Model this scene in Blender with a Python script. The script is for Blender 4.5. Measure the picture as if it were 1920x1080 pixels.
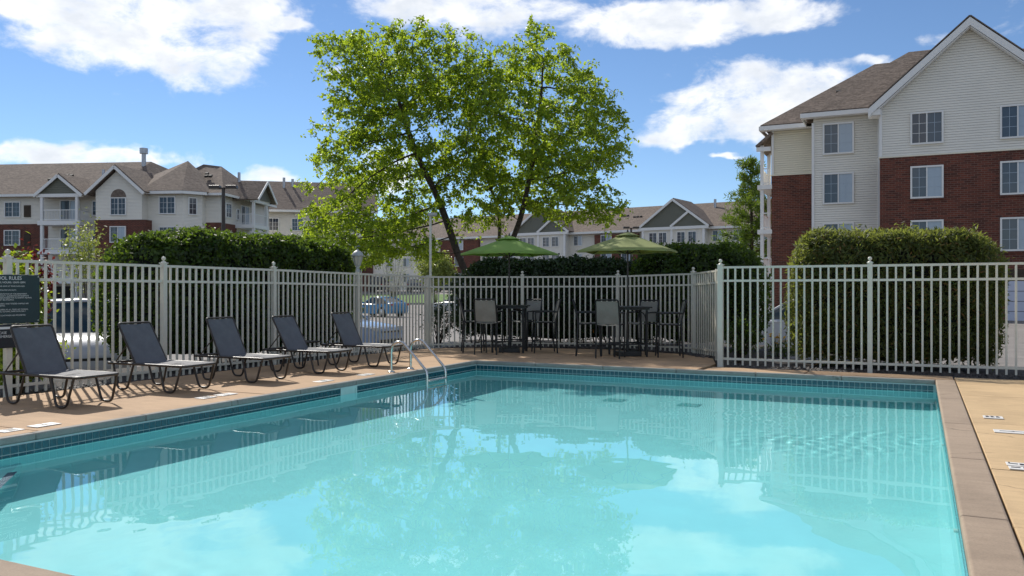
import bpy, math, random
import numpy as np
from mathutils import Vector, Matrix, noise as mnoise

for _o in list(bpy.data.objects):
    bpy.data.objects.remove(_o)
scene = bpy.context.scene
COL = scene.collection
R = math.radians
random.seed(7)

# ------------------------------------------------------------------ camera
YAW = R(25.78)
cam = bpy.data.cameras.new("camera")
cam_ob = bpy.data.objects.new("camera", cam)
COL.objects.link(cam_ob)
cam_ob.location = (0, 0, 1.34)
cam_ob.rotation_euler = (math.pi / 2, 0, YAW)
cam.sensor_width = 36
cam.lens = 1580 / 1920 * 36
cam.clip_start = 0.05
cam.clip_end = 6000
scene.camera = cam_ob

# ------------------------------------------------------------------ sun and sky
SUN_EL = R(40)
SUN_DIR = Vector((-0.83, 0.55, 0)).normalized()          # towards the sun, on the map
world = bpy.data.worlds.new("World")
scene.world = world
world.use_nodes = True
SUN_POWER, SKY_POWER, EXPOSURE = 4.0, 0.092, 0.38


def build_sky():
    nt = world.node_tree
    N, Lk = nt.nodes, nt.links
    N.clear()

    def nd(t, **k):
        n = N.new(t)
        for a, v in k.items():
            setattr(n, a, v)
        return n

    def m(op, a, b=None, c=None, clamp=False):
        n = nd('ShaderNodeMath', operation=op, use_clamp=clamp)
        for i, v in enumerate((a, b, c)):
            if v is None:
                continue
            if isinstance(v, (int, float)):
                n.inputs[i].default_value = v
            else:
                Lk.new(v, n.inputs[i])
        return n.outputs[0]

    out = nd('ShaderNodeOutputWorld')
    sky = nd('ShaderNodeTexSky', sky_type='NISHITA')
    sky.sun_disc = False
    sky.sun_elevation = SUN_EL
    sky.sun_rotation = math.atan2(SUN_DIR.x, SUN_DIR.y)
    sky.altitude = 0
    sky.air_density = 0.85
    sky.dust_density = 0.0
    sky.ozone_density = 5.4
    bg = nd('ShaderNodeBackground')
    Lk.new(sky.outputs[0], bg.inputs[0])
    bg.inputs[1].default_value = SKY_POWER
    tc = nd('ShaderNodeTexCoord')
    sep = nd('ShaderNodeSeparateXYZ')
    Lk.new(tc.outputs['Generated'], sep.inputs[0])
    az = m('ARCTAN2', sep.outputs[0], sep.outputs[1])
    el = m('ARCSINE', m('MINIMUM', m('MAXIMUM', sep.outputs[2], -1.0), 1.0))
    # ragged warp of the sky coordinates
    comb = nd('ShaderNodeCombineXYZ')
    Lk.new(az, comb.inputs[0])
    Lk.new(m('MULTIPLY', el, 1.7), comb.inputs[1])

    def fbm(scale, detail, rough, off=(0, 0, 0), dist=0.0):
        mp = nd('ShaderNodeMapping')
        mp.inputs['Location'].default_value = off
        Lk.new(comb.outputs[0], mp.inputs[0])
        t = nd('ShaderNodeTexNoise')
        t.inputs['Scale'].default_value = scale
        t.inputs['Detail'].default_value = detail
        t.inputs['Roughness'].default_value = rough
        t.inputs['Distortion'].default_value = dist
        Lk.new(mp.outputs[0], t.inputs['Vector'])
        return t.outputs['Fac']
    n1 = fbm(11, 6, 0.64, (3.1, 1.7, 0), 0.3)
    n2 = fbm(38, 5, 0.62, (8.3, 5.2, 0), 0.25)
    wx = m('MULTIPLY', m('SUBTRACT', fbm(16, 3, 0.6, (1, 9, 4)), 0.5), 0.07)
    wy = m('MULTIPLY', m('SUBTRACT', fbm(16, 3, 0.6, (7, 2, 9)), 0.5), 0.035)
    azw, elw = m('ADD', az, wx), m('ADD', el, wy)
    blobs = [(-0.9085, 0.2744, 0.0759, 0.0316), (-0.8456, 0.2846, 0.0949, 0.0443), (-0.7962, 0.2706, 0.0538, 0.0411),
             (-0.7990, 0.2341, 0.0348, 0.0222), (-0.7507, 0.3051, 0.0380, 0.0190), (-0.9677, 0.2867, 0.0696, 0.0114),
             (-0.9186, 0.1400, 0.0696, 0.0127), (-0.9677, 0.1318, 0.0696, 0.0101), (-0.8696, 0.1400, 0.0380, 0.0089),
             (-0.7391, 0.1303, 0.0285, 0.0089), (-0.7127, 0.1210, 0.0285, 0.0086), (-0.5509, 0.3198, 0.0759, 0.0190),
             (-0.4563, 0.3185, 0.0886, 0.0253), (-0.3116, 0.3014, 0.0696, 0.0158), (-0.2079, 0.3070, 0.1076, 0.0177),
             (-0.1320, 0.2953, 0.0506, 0.0127), (-0.2684, 0.2806, 0.0570, 0.0101), (-0.1783, 0.2311, 0.0696, 0.0253),
             (-0.2319, 0.2047, 0.0570, 0.0190), (-0.1263, 0.2190, 0.0633, 0.0203), (-0.1783, 0.1815, 0.0886, 0.0177),
             (-0.2440, 0.1754, 0.0443, 0.0089), (-0.7068, 0.2931, 0.0222, 0.0051), (-0.6589, 0.2463, 0.0253, 0.0114),
             (-0.5883, 0.1315, 0.0380, 0.0253), (-0.0435, 0.2428, 0.0253, 0.0063), (-0.1961, 0.1490, 0.0139, 0.0034)]
    total = None
    for a, e, sa, se in blobs:
        dx = m('DIVIDE', m('SUBTRACT', azw, a), sa)
        dy = m('DIVIDE', m('SUBTRACT', elw, e), se)
        d2 = m('ADD', m('MULTIPLY', dx, dx), m('MULTIPLY', dy, dy))
        g = m('POWER', 2.718, m('MULTIPLY', d2, -0.8))
        total = g if total is None else m('ADD', total, g)
    total = m('MINIMUM', total, 1.05)
    # unseen cumulus round the rest of the sky, cover raised to add fill light
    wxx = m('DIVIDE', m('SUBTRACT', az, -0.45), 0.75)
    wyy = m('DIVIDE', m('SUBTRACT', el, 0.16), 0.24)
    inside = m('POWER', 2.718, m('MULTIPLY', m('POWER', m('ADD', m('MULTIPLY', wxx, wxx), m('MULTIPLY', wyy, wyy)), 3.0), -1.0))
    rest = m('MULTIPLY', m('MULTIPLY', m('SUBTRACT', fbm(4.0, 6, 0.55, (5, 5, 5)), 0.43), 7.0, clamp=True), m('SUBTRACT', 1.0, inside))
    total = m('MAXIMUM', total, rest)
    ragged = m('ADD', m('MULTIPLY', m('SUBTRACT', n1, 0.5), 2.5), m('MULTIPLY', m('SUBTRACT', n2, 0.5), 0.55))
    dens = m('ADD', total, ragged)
    mr = nd('ShaderNodeMapRange', interpolation_type='SMOOTHSTEP')
    Lk.new(dens, mr.inputs[0])
    mr.inputs[1].default_value = 0.34
    mr.inputs[2].default_value = 1.25
    above = m('MULTIPLY', m('ADD', el, 0.0), 25.0, clamp=True)
    fac = m('MULTIPLY', m('MULTIPLY', mr.outputs[0], above), 0.97)
    # sunlit body and thicker, greyer middles
    sh = nd('ShaderNodeMapRange', interpolation_type='SMOOTHSTEP')
    Lk.new(m('ADD', m('MULTIPLY', dens, 0.35), fbm(13, 4, 0.55, (2.2, 4.5, 1.0))), sh.inputs[0])
    sh.inputs[1].default_value = 0.72
    sh.inputs[2].default_value = 1.12
    mix = nd('ShaderNodeMix', data_type='RGBA')
    Lk.new(sh.outputs[0], mix.inputs[0])
    mix.inputs[6].default_value = (1.0, 1.0, 1.0, 1)
    mix.inputs[7].default_value = (0.70, 0.74, 0.80, 1)
    bc = nd('ShaderNodeBackground')
    Lk.new(mix.outputs[2], bc.inputs[0])
    bc.inputs[1].default_value = 0.9
    ms = nd('ShaderNodeMixShader')
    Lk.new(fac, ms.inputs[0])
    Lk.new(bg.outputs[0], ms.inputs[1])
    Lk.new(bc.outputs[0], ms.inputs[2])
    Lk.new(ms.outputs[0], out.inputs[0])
    world.cycles.sampling_method = 'MANUAL'
    world.cycles.sample_map_resolution = 512


build_sky()
sun = bpy.data.lights.new("sun", 'SUN')
sun.energy = SUN_POWER
sun.angle = R(0.5)
sun.color = (1.0, 0.95, 0.87)
sun.cycles.is_caustics_light = True
sun_ob = bpy.data.objects.new("sun", sun)
COL.objects.link(sun_ob)
_d = -(SUN_DIR * math.cos(SUN_EL) + Vector((0, 0, math.sin(SUN_EL))))
sun_ob.rotation_euler = _d.to_track_quat('-Z', 'Y').to_euler()
sun_ob.location = (-20, 15, 30)
vs = scene.view_settings
vs.view_transform = 'Standard'
vs.look = 'None'
vs.exposure = EXPOSURE
vs.gamma = 1
vs.use_curve_mapping = False
scene.cycles.use_denoising = True
scene.cycles.max_bounces = 10
scene.cycles.transparent_max_bounces = 12


# ------------------------------------------------------------------ materials
def new_mat(name):
    mt = bpy.data.materials.new(name)
    mt.use_nodes = True
    return mt, mt.node_tree, mt.node_tree.nodes['Principled BSDF']


def lk(nt, a, b):
    nt.links.new(a, b)


def tnode(nt, kind, **inp):
    n = nt.nodes.new(kind)
    for k, v in inp.items():
        n.inputs[k].default_value = v
    return n


def ramp(nt, fac, stops):
    r = nt.nodes.new('ShaderNodeValToRGB')
    els = r.color_ramp.elements
    while len(els) < len(stops):
        els.new(0.5)
    for e, (p, c) in zip(els, stops):
        e.position = p
        e.color = (*c, 1)
    lk(nt, fac, r.inputs[0])
    return r.outputs[0]


def mat(name, col, rough=0.6, metal=0.0, spec=0.5, var=0.12, scale=4.0, bump=0.0, bscale=60.0, coat=0.0, coord='Object'):
    """plain surface with a mottled colour and a fine relief"""
    mt, nt, p = new_mat(name)
    tc = nt.nodes.new('ShaderNodeTexCoord')
    n = tnode(nt, 'ShaderNodeTexNoise', Scale=scale, Detail=8.0, Roughness=0.65)
    lk(nt, tc.outputs[coord], n.inputs['Vector'])
    lo = tuple(max(0, c * (1 - var)) for c in col)
    hi = tuple(min(1, c * (1 + var)) for c in col)
    lk(nt, ramp(nt, n.outputs['Fac'], [(0.3, lo), (0.7, hi)]), p.inputs['Base Color'])
    p.inputs['Roughness'].default_value = rough
    p.inputs['Metallic'].default_value = metal
    p.inputs['Specular IOR Level'].default_value = spec
    p.inputs['Coat Weight'].default_value = coat
    if bump:
        b2 = tnode(nt, 'ShaderNodeTexNoise', Scale=bscale, Detail=6.0)
        lk(nt, tc.outputs[coord], b2.inputs['Vector'])
        bp = tnode(nt, 'ShaderNodeBump', Strength=bump, Distance=0.01)
        lk(nt, b2.outputs['Fac'], bp.inputs['Height'])
        lk(nt, bp.outputs[0], p.inputs['Normal'])
    return mt


def concrete(name, col, stain, fine=160.0, bump=0.25):
    """broom-finished slab: blotches, faint streaks, grit, small stains"""
    mt, nt, p = new_mat(name)
    g = nt.nodes.new('ShaderNodeNewGeometry')
    big = tnode(nt, 'ShaderNodeTexNoise', Scale=0.9, Detail=6.0, Roughness=0.6)
    grit = tnode(nt, 'ShaderNodeTexNoise', Scale=fine, Detail=3.0, Roughness=0.7)
    mp = nt.nodes.new('ShaderNodeMapping')
    mp.inputs['Scale'].default_value = (1.2, 9.0, 1)
    lk(nt, g.outputs['Position'], mp.inputs[0])
    streak = tnode(nt, 'ShaderNodeTexNoise', Scale=1.6, Detail=5.0, Roughness=0.7)
    lk(nt, mp.outputs[0], streak.inputs['Vector'])
    for n in (big, grit):
        lk(nt, g.outputs['Position'], n.inputs['Vector'])
    dk = tuple(c * 0.78 for c in col)
    lt = tuple(min(1, c * 1.12) for c in col)
    c1 = ramp(nt, big.outputs['Fac'], [(0.3, dk), (0.52, col), (0.75, lt)])
    s1 = ramp(nt, streak.outputs['Fac'], [(0.35, (0.86, 0.86, 0.86)), (0.6, (1, 1, 1))])
    m1 = nt.nodes.new('ShaderNodeMix')
    m1.data_type = 'RGBA'
    m1.blend_type = 'MULTIPLY'
    m1.inputs[0].default_value = 0.8
    lk(nt, c1, m1.inputs[6])
    lk(nt, s1, m1.inputs[7])
    spots = tnode(nt, 'ShaderNodeTexNoise', Scale=5.5, Detail=4.0, Roughness=0.5)
    lk(nt, g.outputs['Position'], spots.inputs['Vector'])
    sf = ramp(nt, spots.outputs['Fac'], [(0.60, (0, 0, 0)), (0.76, (0.55, 0.55, 0.55))])
    m2 = nt.nodes.new('ShaderNodeMix')
    m2.data_type = 'RGBA'
    lk(nt, sf, m2.inputs[0])
    lk(nt, m1.outputs[2], m2.inputs[6])
    m2.inputs[7].default_value = (*stain, 1)
    g1 = ramp(nt, grit.outputs['Fac'], [(0.3, (0.86, 0.86, 0.86)), (0.7, (1.08, 1.08, 1.08))])
    m3 = nt.nodes.new('ShaderNodeMix')
    m3.data_type = 'RGBA'
    m3.blend_type = 'MULTIPLY'
    m3.inputs[0].default_value = 1
    lk(nt, m2.outputs[2], m3.inputs[6])
    lk(nt, g1, m3.inputs[7])
    wob = tnode(nt, 'ShaderNodeTexNoise', Scale=3.0, Detail=5.0)
    lk(nt, g.outputs['Position'], wob.inputs['Vector'])
    va = nt.nodes.new('ShaderNodeVectorMath')
    va.operation = 'MULTIPLY_ADD'
    lk(nt, wob.outputs['Color'], va.inputs[0])
    va.inputs[1].default_value = (0.35, 0.35, 0)
    lk(nt, g.outputs['Position'], va.inputs[2])
    vo = tnode(nt, 'ShaderNodeTexVoronoi', Scale=0.42)
    vo.feature = 'DISTANCE_TO_EDGE'
    lk(nt, va.outputs[0], vo.inputs['Vector'])
    cr = ramp(nt, vo.outputs['Distance'], [(0.0, (1, 1, 1)), (0.0045, (0, 0, 0))])
    msk = ramp(nt, big.outputs['Fac'], [(0.50, (0, 0, 0)), (0.58, (0.75, 0.75, 0.75))])
    mm = nt.nodes.new('ShaderNodeMath')
    mm.operation = 'MULTIPLY'
    lk(nt, cr, mm.inputs[0])
    lk(nt, msk, mm.inputs[1])
    m4 = nt.nodes.new('ShaderNodeMix')
    m4.data_type = 'RGBA'
    lk(nt, mm.outputs[0], m4.inputs[0])
    lk(nt, m3.outputs[2], m4.inputs[6])
    m4.inputs[7].default_value = (*(c * 0.3 for c in stain), 1)
    lk(nt, m4.outputs[2], p.inputs['Base Color'])
    p.inputs['Roughness'].default_value = 0.85
    p.inputs['Specular IOR Level'].default_value = 0.25
    bp = tnode(nt, 'ShaderNodeBump', Strength=bump, Distance=0.004)
    lk(nt, grit.outputs['Fac'], bp.inputs['Height'])
    lk(nt, bp.outputs[0], p.inputs['Normal'])
    return mt


def leaf_mat(name, dark, light, trans, gloss=0.35, tfac=0.45, dead=None):
    mt = bpy.data.materials.new(name)
    mt.use_nodes = True
    nt = mt.node_tree
    nt.nodes.clear()
    out = nt.nodes.new('ShaderNodeOutputMaterial')
    g = nt.nodes.new('ShaderNodeNewGeometry')
    stops = [(0.0, dark), (0.75, light), (1.0, tuple(c * 1.25 for c in light))]
    if dead:
        stops = [(0.0, dark), (0.8, light), (0.93, light), (0.97, dead)]
    pn = tnode(nt, 'ShaderNodeTexNoise', Scale=2.2, Detail=4.0, Roughness=0.6)
    lk(nt, g.outputs['Position'], pn.inputs['Vector'])
    ad = nt.nodes.new('ShaderNodeMath')
    ad.operation = 'MULTIPLY_ADD'
    lk(nt, pn.outputs['Fac'], ad.inputs[0])
    ad.inputs[1].default_value = 1.5
    ad.inputs[2].default_value = -0.75
    a2 = nt.nodes.new('ShaderNodeMath')
    a2.use_clamp = True
    lk(nt, g.outputs['Random Per Island'], a2.inputs[0])
    lk(nt, ad.outputs[0], a2.inputs[1])
    col = ramp(nt, a2.outputs[0] if not dead else g.outputs['Random Per Island'], stops)
    p = nt.nodes.new('ShaderNodeBsdfPrincipled')
    lk(nt, col, p.inputs['Base Color'])
    p.inputs['Roughness'].default_value = gloss
    p.inputs['Specular IOR Level'].default_value = 0.45
    t = nt.nodes.new('ShaderNodeBsdfTranslucent')
    tcol = ramp(nt, g.outputs['Random Per Island'], [(0.0, tuple(c * 0.7 for c in trans)), (1.0, trans)])
    lk(nt, tcol, t.inputs[0])
    ms = nt.nodes.new('ShaderNodeMixShader')
    ms.inputs[0].default_value = tfac
    lk(nt, p.outputs[0], ms.inputs[1])
    lk(nt, t.outputs[0], ms.inputs[2])
    lk(nt, ms.outputs[0], out.inputs[0])
    return mt


def siding_mat(name, col, lap=0.13):
    """vinyl lap siding: saw-tooth relief along z"""
    mt, nt, p = new_mat(name)
    tc = nt.nodes.new('ShaderNodeTexCoord')
    sp = nt.nodes.new('ShaderNodeSeparateXYZ')
    lk(nt, tc.outputs['Object'], sp.inputs[0])
    dv = nt.nodes.new('ShaderNodeMath')
    dv.operation = 'DIVIDE'
    lk(nt, sp.outputs[2], dv.inputs[0])
    dv.inputs[1].default_value = lap
    fr = nt.nodes.new('ShaderNodeMath')
    fr.operation = 'FRACT'
    lk(nt, dv.outputs[0], fr.inputs[0])
    h = ramp(nt, fr.outputs[0], [(0.0, (1, 1, 1)), (0.86, (0.35, 0.35, 0.35)), (0.94, (0, 0, 0)), (1.0, (1, 1, 1))])
    bp = tnode(nt, 'ShaderNodeBump', Strength=1.0, Distance=0.10)
    lk(nt, h, bp.inputs['Height'])
    lk(nt, bp.outputs[0], p.inputs['Normal'])
    n = tnode(nt, 'ShaderNodeTexNoise', Scale=0.7, Detail=6.0)
    lk(nt, tc.outputs['Object'], n.inputs['Vector'])
    lk(nt, ramp(nt, n.outputs['Fac'], [(0.3, tuple(c * 0.93 for c in col)), (0.7, col)]), p.inputs['Base Color'])
    p.inputs['Roughness'].default_value = 0.55
    return mt


def brick_mat(name, c1, c2, mortar):
    mt, nt, p = new_mat(name)
    tc = nt.nodes.new('ShaderNodeTexCoord')
    sp = nt.nodes.new('ShaderNodeSeparateXYZ')
    lk(nt, tc.outputs['Object'], sp.inputs[0])
    ad = nt.nodes.new('ShaderNodeMath')
    lk(nt, sp.outputs[0], ad.inputs[0])
    lk(nt, sp.outputs[1], ad.inputs[1])
    cb = nt.nodes.new('ShaderNodeCombineXYZ')
    lk(nt, ad.outputs[0], cb.inputs[0])
    lk(nt, sp.outputs[2], cb.inputs[1])
    b = nt.nodes.new('ShaderNodeTexBrick')
    b.inputs['Scale'].default_value = 1.0
    b.inputs['Brick Width'].default_value = 0.30
    b.inputs['Row Height'].default_value = 0.105
    b.inputs['Mortar Size'].default_value = 0.009
    b.inputs['Bias'].default_value = -0.1
    b.inputs['Color1'].default_value = (*c1, 1)
    b.inputs['Color2'].default_value = (*c2, 1)
    b.inputs['Mortar'].default_value = (*mortar, 1)
    lk(nt, cb.outputs[0], b.inputs['Vector'])
    n = tnode(nt, 'ShaderNodeTexNoise', Scale=1.2, Detail=7.0)
    lk(nt, tc.outputs['Object'], n.inputs['Vector'])
    m = nt.nodes.new('ShaderNodeMix')
    m.data_type = 'RGBA'
    m.blend_type = 'MULTIPLY'
    m.inputs[0].default_value = 0.7
    lk(nt, b.outputs['Color'], m.inputs[6])
    lk(nt, ramp(nt, n.outputs['Fac'], [(0.3, (0.75, 0.75, 0.75)), (0.7, (1.1, 1.1, 1.1))]), m.inputs[7])
    lk(nt, m.outputs[2], p.inputs['Base Color'])
    bp = tnode(nt, 'ShaderNodeBump', Strength=0.6, Distance=0.02)
    bp.invert = True
    lk(nt, b.outputs['Fac'], bp.inputs['Height'])
    lk(nt, bp.outputs[0], p.inputs['Normal'])
    p.inputs['Roughness'].default_value = 0.85
    return mt


def shingle_mat(name, col):
    mt, nt, p = new_mat(name)
    tc = nt.nodes.new('ShaderNodeTexCoord')
    mp = nt.nodes.new('ShaderNodeMapping')
    mp.inputs['Scale'].default_value = (3.2, 3.2, 7.0)
    lk(nt, tc.outputs['Object'], mp.inputs[0])
    v = tnode(nt, 'ShaderNodeTexVoronoi', Scale=1.6)
    lk(nt, mp.outputs[0], v.inputs['Vector'])
    n = tnode(nt, 'ShaderNodeTexNoise', Scale=0.5, Detail=8.0, Roughness=0.7)
    lk(nt, tc.outputs['Object'], n.inputs['Vector'])
    m = nt.nodes.new('ShaderNodeMix')
    m.data_type = 'RGBA'
    m.blend_type = 'MULTIPLY'
    m.inputs[0].default_value = 1
    sr = nt.nodes.new('ShaderNodeSeparateColor')
    lk(nt, v.outputs['Color'], sr.inputs[0])
    lk(nt, ramp(nt, sr.outputs[0], [(0.0, tuple(c * 0.72 for c in col)), (1.0, tuple(c * 1.25 for c in col))]), m.inputs[6])
    lk(nt, ramp(nt, n.outputs['Fac'], [(0.3, (0.82, 0.82, 0.82)), (0.7, (1.05, 1.05, 1.05))]), m.inputs[7])
    lk(nt, m.outputs[2], p.inputs['Base Color'])
    p.inputs['Roughness'].default_value = 0.95
    p.inputs['Specular IOR Level'].default_value = 0.15
    bp = tnode(nt, 'ShaderNodeBump', Strength=0.5, Distance=0.03)
    lk(nt, v.outputs['Distance'], bp.inputs['Height'])
    lk(nt, bp.outputs[0], p.inputs['Normal'])
    return mt


def glass_pane(name, col, rough=0.06):
    mt, nt, p = new_mat(name)
    p.inputs['Base Color'].default_value = (*col, 1)
    p.inputs['Roughness'].default_value = rough
    p.inputs['Specular IOR Level'].default_value = 0.7
    return mt


def water_mat():
    mt = bpy.data.materials.new("pool_water")
    mt.use_nodes = True
    nt = mt.node_tree
    nt.nodes.clear()
    out = nt.nodes.new('ShaderNodeOutputMaterial')
    g = nt.nodes.new('ShaderNodeBsdfGlass')
    g.inputs['IOR'].default_value = 1.333
    g.inputs['Roughness'].default_value = 0.0
    g.inputs['Color'].default_value = (0.86, 0.995, 1.0, 1)
    lk(nt, g.outputs[0], out.inputs[0])
    return mt


M = {}
M['deck'] = concrete("tan_concrete", (0.47, 0.315, 0.19), (0.31, 0.20, 0.12))
M['deck_y'] = concrete("sandy_concrete", (0.55, 0.39, 0.22), (0.42, 0.29, 0.17))
M['coping'] = concrete("mauve_coping_stone", (0.345, 0.265, 0.195), (0.23, 0.17, 0.12), 90.0, 0.4)
M['coping_g'] = concrete("grey_coping_edge", (0.30, 0.29, 0.26), (0.2, 0.2, 0.19), 120.0, 0.4)
M['plaster'] = mat("pool_plaster", (0.375, 0.725, 0.735), 0.8, var=0.05, scale=1.3, coord='Object')
M['ledge'] = mat("pool_edge_plaster", (0.50, 0.66, 0.62), 0.7, var=0.08)
M['tile'] = mat("navy_pool_tile", (0.011, 0.080, 0.105), 0.14, spec=0.6, var=0.35, scale=9.0)
M['grout'] = mat("tile_grout", (0.46, 0.57, 0.56), 0.8, var=0.1)
M['navy'] = mat("navy_step_tile", (0.01, 0.035, 0.12), 0.3)
M['drain'] = mat("teal_drain_grate", (0.14, 0.44, 0.45), 0.5)
M['water'] = water_mat()
M['fence'] = mat("cream_powder_coat", (0.63, 0.60, 0.51), 0.4, var=0.06, scale=7.0)
M['steel'] = mat("brushed_steel", (0.62, 0.61, 0.58), 0.22, metal=1.0, var=0.08, scale=30.0)
M['bronze'] = mat("bronze_tube", (0.035, 0.026, 0.02), 0.4, var=0.2, scale=20.0)
M['sling'] = mat("slate_sling_mesh", (0.125, 0.128, 0.14), 0.7, spec=0.25, var=0.16, scale=6.0, bump=0.3, bscale=500.0)
M['sling_t'] = mat("taupe_sling_mesh", (0.25, 0.235, 0.205), 0.5, spec=0.5, var=0.14, scale=6.0, bump=0.3, bscale=500.0)
M['black'] = mat("black_metal", (0.012, 0.012, 0.013), 0.45, var=0.2)
M['rubber'] = mat("tyre_rubber", (0.014, 0.014, 0.014), 0.85, var=0.2)
M['alloy'] = mat("alloy_rim", (0.5, 0.5, 0.5), 0.35, metal=0.8, var=0.05)
M['lens_r'] = mat("red_lens", (0.45, 0.015, 0.01), 0.15, var=0.05)
M['lens_c'] = mat("clear_lens", (0.55, 0.56, 0.58), 0.08, var=0.05)
M['lens_o'] = mat("amber_lens", (0.75, 0.16, 0.03), 0.15, var=0.05)
M['carglass'] = glass_pane("car_glass", (0.012, 0.03, 0.035), 0.03)
M['wpane'] = glass_pane("window_pane", (0.022, 0.032, 0.05))
M['wpane2'] = glass_pane("screened_pane", (0.055, 0.075, 0.095), 0.12)
M['wblind'] = glass_pane("pane_with_blind", (0.33, 0.40, 0.47), 0.15)
M['white'] = mat("white_trim", (0.72, 0.72, 0.70), 0.5, var=0.03)
M['siding'] = siding_mat("cream_lap_siding", (0.86, 0.79, 0.61))
M['siding_c'] = siding_mat("pale_lap_siding", (0.87, 0.82, 0.71))
M['siding_g'] = siding_mat("sage_gable_siding", (0.155, 0.155, 0.115), 0.16)
M['brick'] = brick_mat("red_brick", (0.155, 0.042, 0.024), (0.060, 0.018, 0.012), (0.19, 0.12, 0.09))
M['shingle'] = shingle_mat("brown_shingle", (0.185, 0.148, 0.122))
M['vent'] = mat("galvanised_vent", (0.42, 0.43, 0.45), 0.4, metal=0.6)
M['dark'] = mat("dark_void", (0.018, 0.017, 0.016), 0.8)
M['garage'] = mat("lavender_garage_door", (0.52, 0.54, 0.64), 0.5, var=0.04)
M['asphalt'] = concrete("weathered_asphalt", (0.235, 0.215, 0.20), (0.15, 0.14, 0.13), 30.0, 0.3)
M['soil'] = mat("bed_soil", (0.035, 0.028, 0.022), 0.95, var=0.4, scale=12.0, bump=0.6, bscale=40.0)
M['rock'] = mat("dark_river_rock", (0.065, 0.058, 0.056), 0.75, var=0.5, scale=14.0)
M['lawn'] = mat("lawn_soil", (0.09, 0.17, 0.025), 0.95, var=0.35, scale=2.0, bump=0.8, bscale=60.0)
M['grass'] = leaf_mat("grass_blade", (0.07, 0.15, 0.015), (0.14, 0.27, 0.03), (0.22, 0.40, 0.04), 0.5, 0.35)
M['bark'] = mat("river_birch_bark", (0.060, 0.044, 0.034), 0.9, var=0.55, scale=9.0, bump=1.0, bscale=22.0)
M['stem'] = mat("shrub_stem", (0.05, 0.036, 0.025), 0.9, var=0.3)
M['birch'] = leaf_mat("birch_leaf", (0.032, 0.078, 0.008), (0.145, 0.235, 0.024), (0.54, 0.70, 0.04), 0.45, 0.52)
M['hedge'] = leaf_mat("hedge_leaf", (0.010, 0.023, 0.004), (0.042, 0.078, 0.010), (0.19, 0.30, 0.025), 0.55, 0.42)
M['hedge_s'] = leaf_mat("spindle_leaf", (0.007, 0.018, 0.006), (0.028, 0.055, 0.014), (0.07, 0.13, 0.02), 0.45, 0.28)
M['yew'] = leaf_mat("yew_needle", (0.018, 0.028, 0.007), (0.085, 0.108, 0.025), (0.36, 0.41, 0.07), 0.55, 0.44, (0.23, 0.12, 0.045))
M['core'] = mat("dark_hedge_core", (0.006, 0.007, 0.004), 0.95, var=0.4, scale=9.0)  # near-black fill for the light-blocking solid inside the hedges
M['lime'] = leaf_mat("lime_leaf", (0.10, 0.17, 0.012), (0.22, 0.31, 0.02), (0.45, 0.55, 0.03), 0.45, 0.45)
M['pale'] = leaf_mat("pale_leaf", (0.10, 0.14, 0.03), (0.24, 0.28, 0.07), (0.40, 0.46, 0.08), 0.5, 0.4)
M['purple'] = leaf_mat("purple_leaf", (0.05, 0.012, 0.014), (0.10, 0.02, 0.022), (0.25, 0.04, 0.03), 0.45, 0.35)
M['pine'] = leaf_mat("pine_needle", (0.04, 0.085, 0.012), (0.115, 0.19, 0.022), (0.28, 0.40, 0.03), 0.55, 0.3)
M['petal_y'] = leaf_mat("yellow_petal", (0.65, 0.36, 0.01), (0.80, 0.48, 0.02), (0.8, 0.45, 0.02), 0.5, 0.3)
M['petal_o'] = leaf_mat("orange_petal", (0.65, 0.20, 0.01), (0.80, 0.30, 0.02), (0.8, 0.25, 0.02), 0.5, 0.3)


def canopy_mat(name, col, trans):
    mt = leaf_mat(name, col, col, trans, 0.8, 0.42)
    return mt


M['canopy'] = canopy_mat("leaf_green_canvas", (0.33, 0.50, 0.13), (0.44, 0.70, 0.16))
M['canopy2'] = canopy_mat("olive_green_canvas", (0.42, 0.46, 0.19), (0.48, 0.56, 0.16))
M['sign'] = mat("dark_green_board", (0.012, 0.032, 0.036), 0.5, var=0.08)
M['sign2'] = mat("black_board", (0.010, 0.012, 0.018), 0.5, var=0.08)
M['print'] = mat("white_print", (0.72, 0.74, 0.72), 0.6, var=0.02)
M['marker'] = mat("white_marker_tile", (0.74, 0.72, 0.68), 0.35, var=0.06, scale=20.0)
M['ink'] = mat("black_ink", (0.02, 0.02, 0.025), 0.5, var=0.1)
M['lampglass'] = glass_pane("frosted_lantern_glass", (0.50, 0.48, 0.40), 0.25)
M['lampmetal'] = mat("pale_lantern_metal", (0.36, 0.37, 0.37), 0.45, var=0.1)


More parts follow.
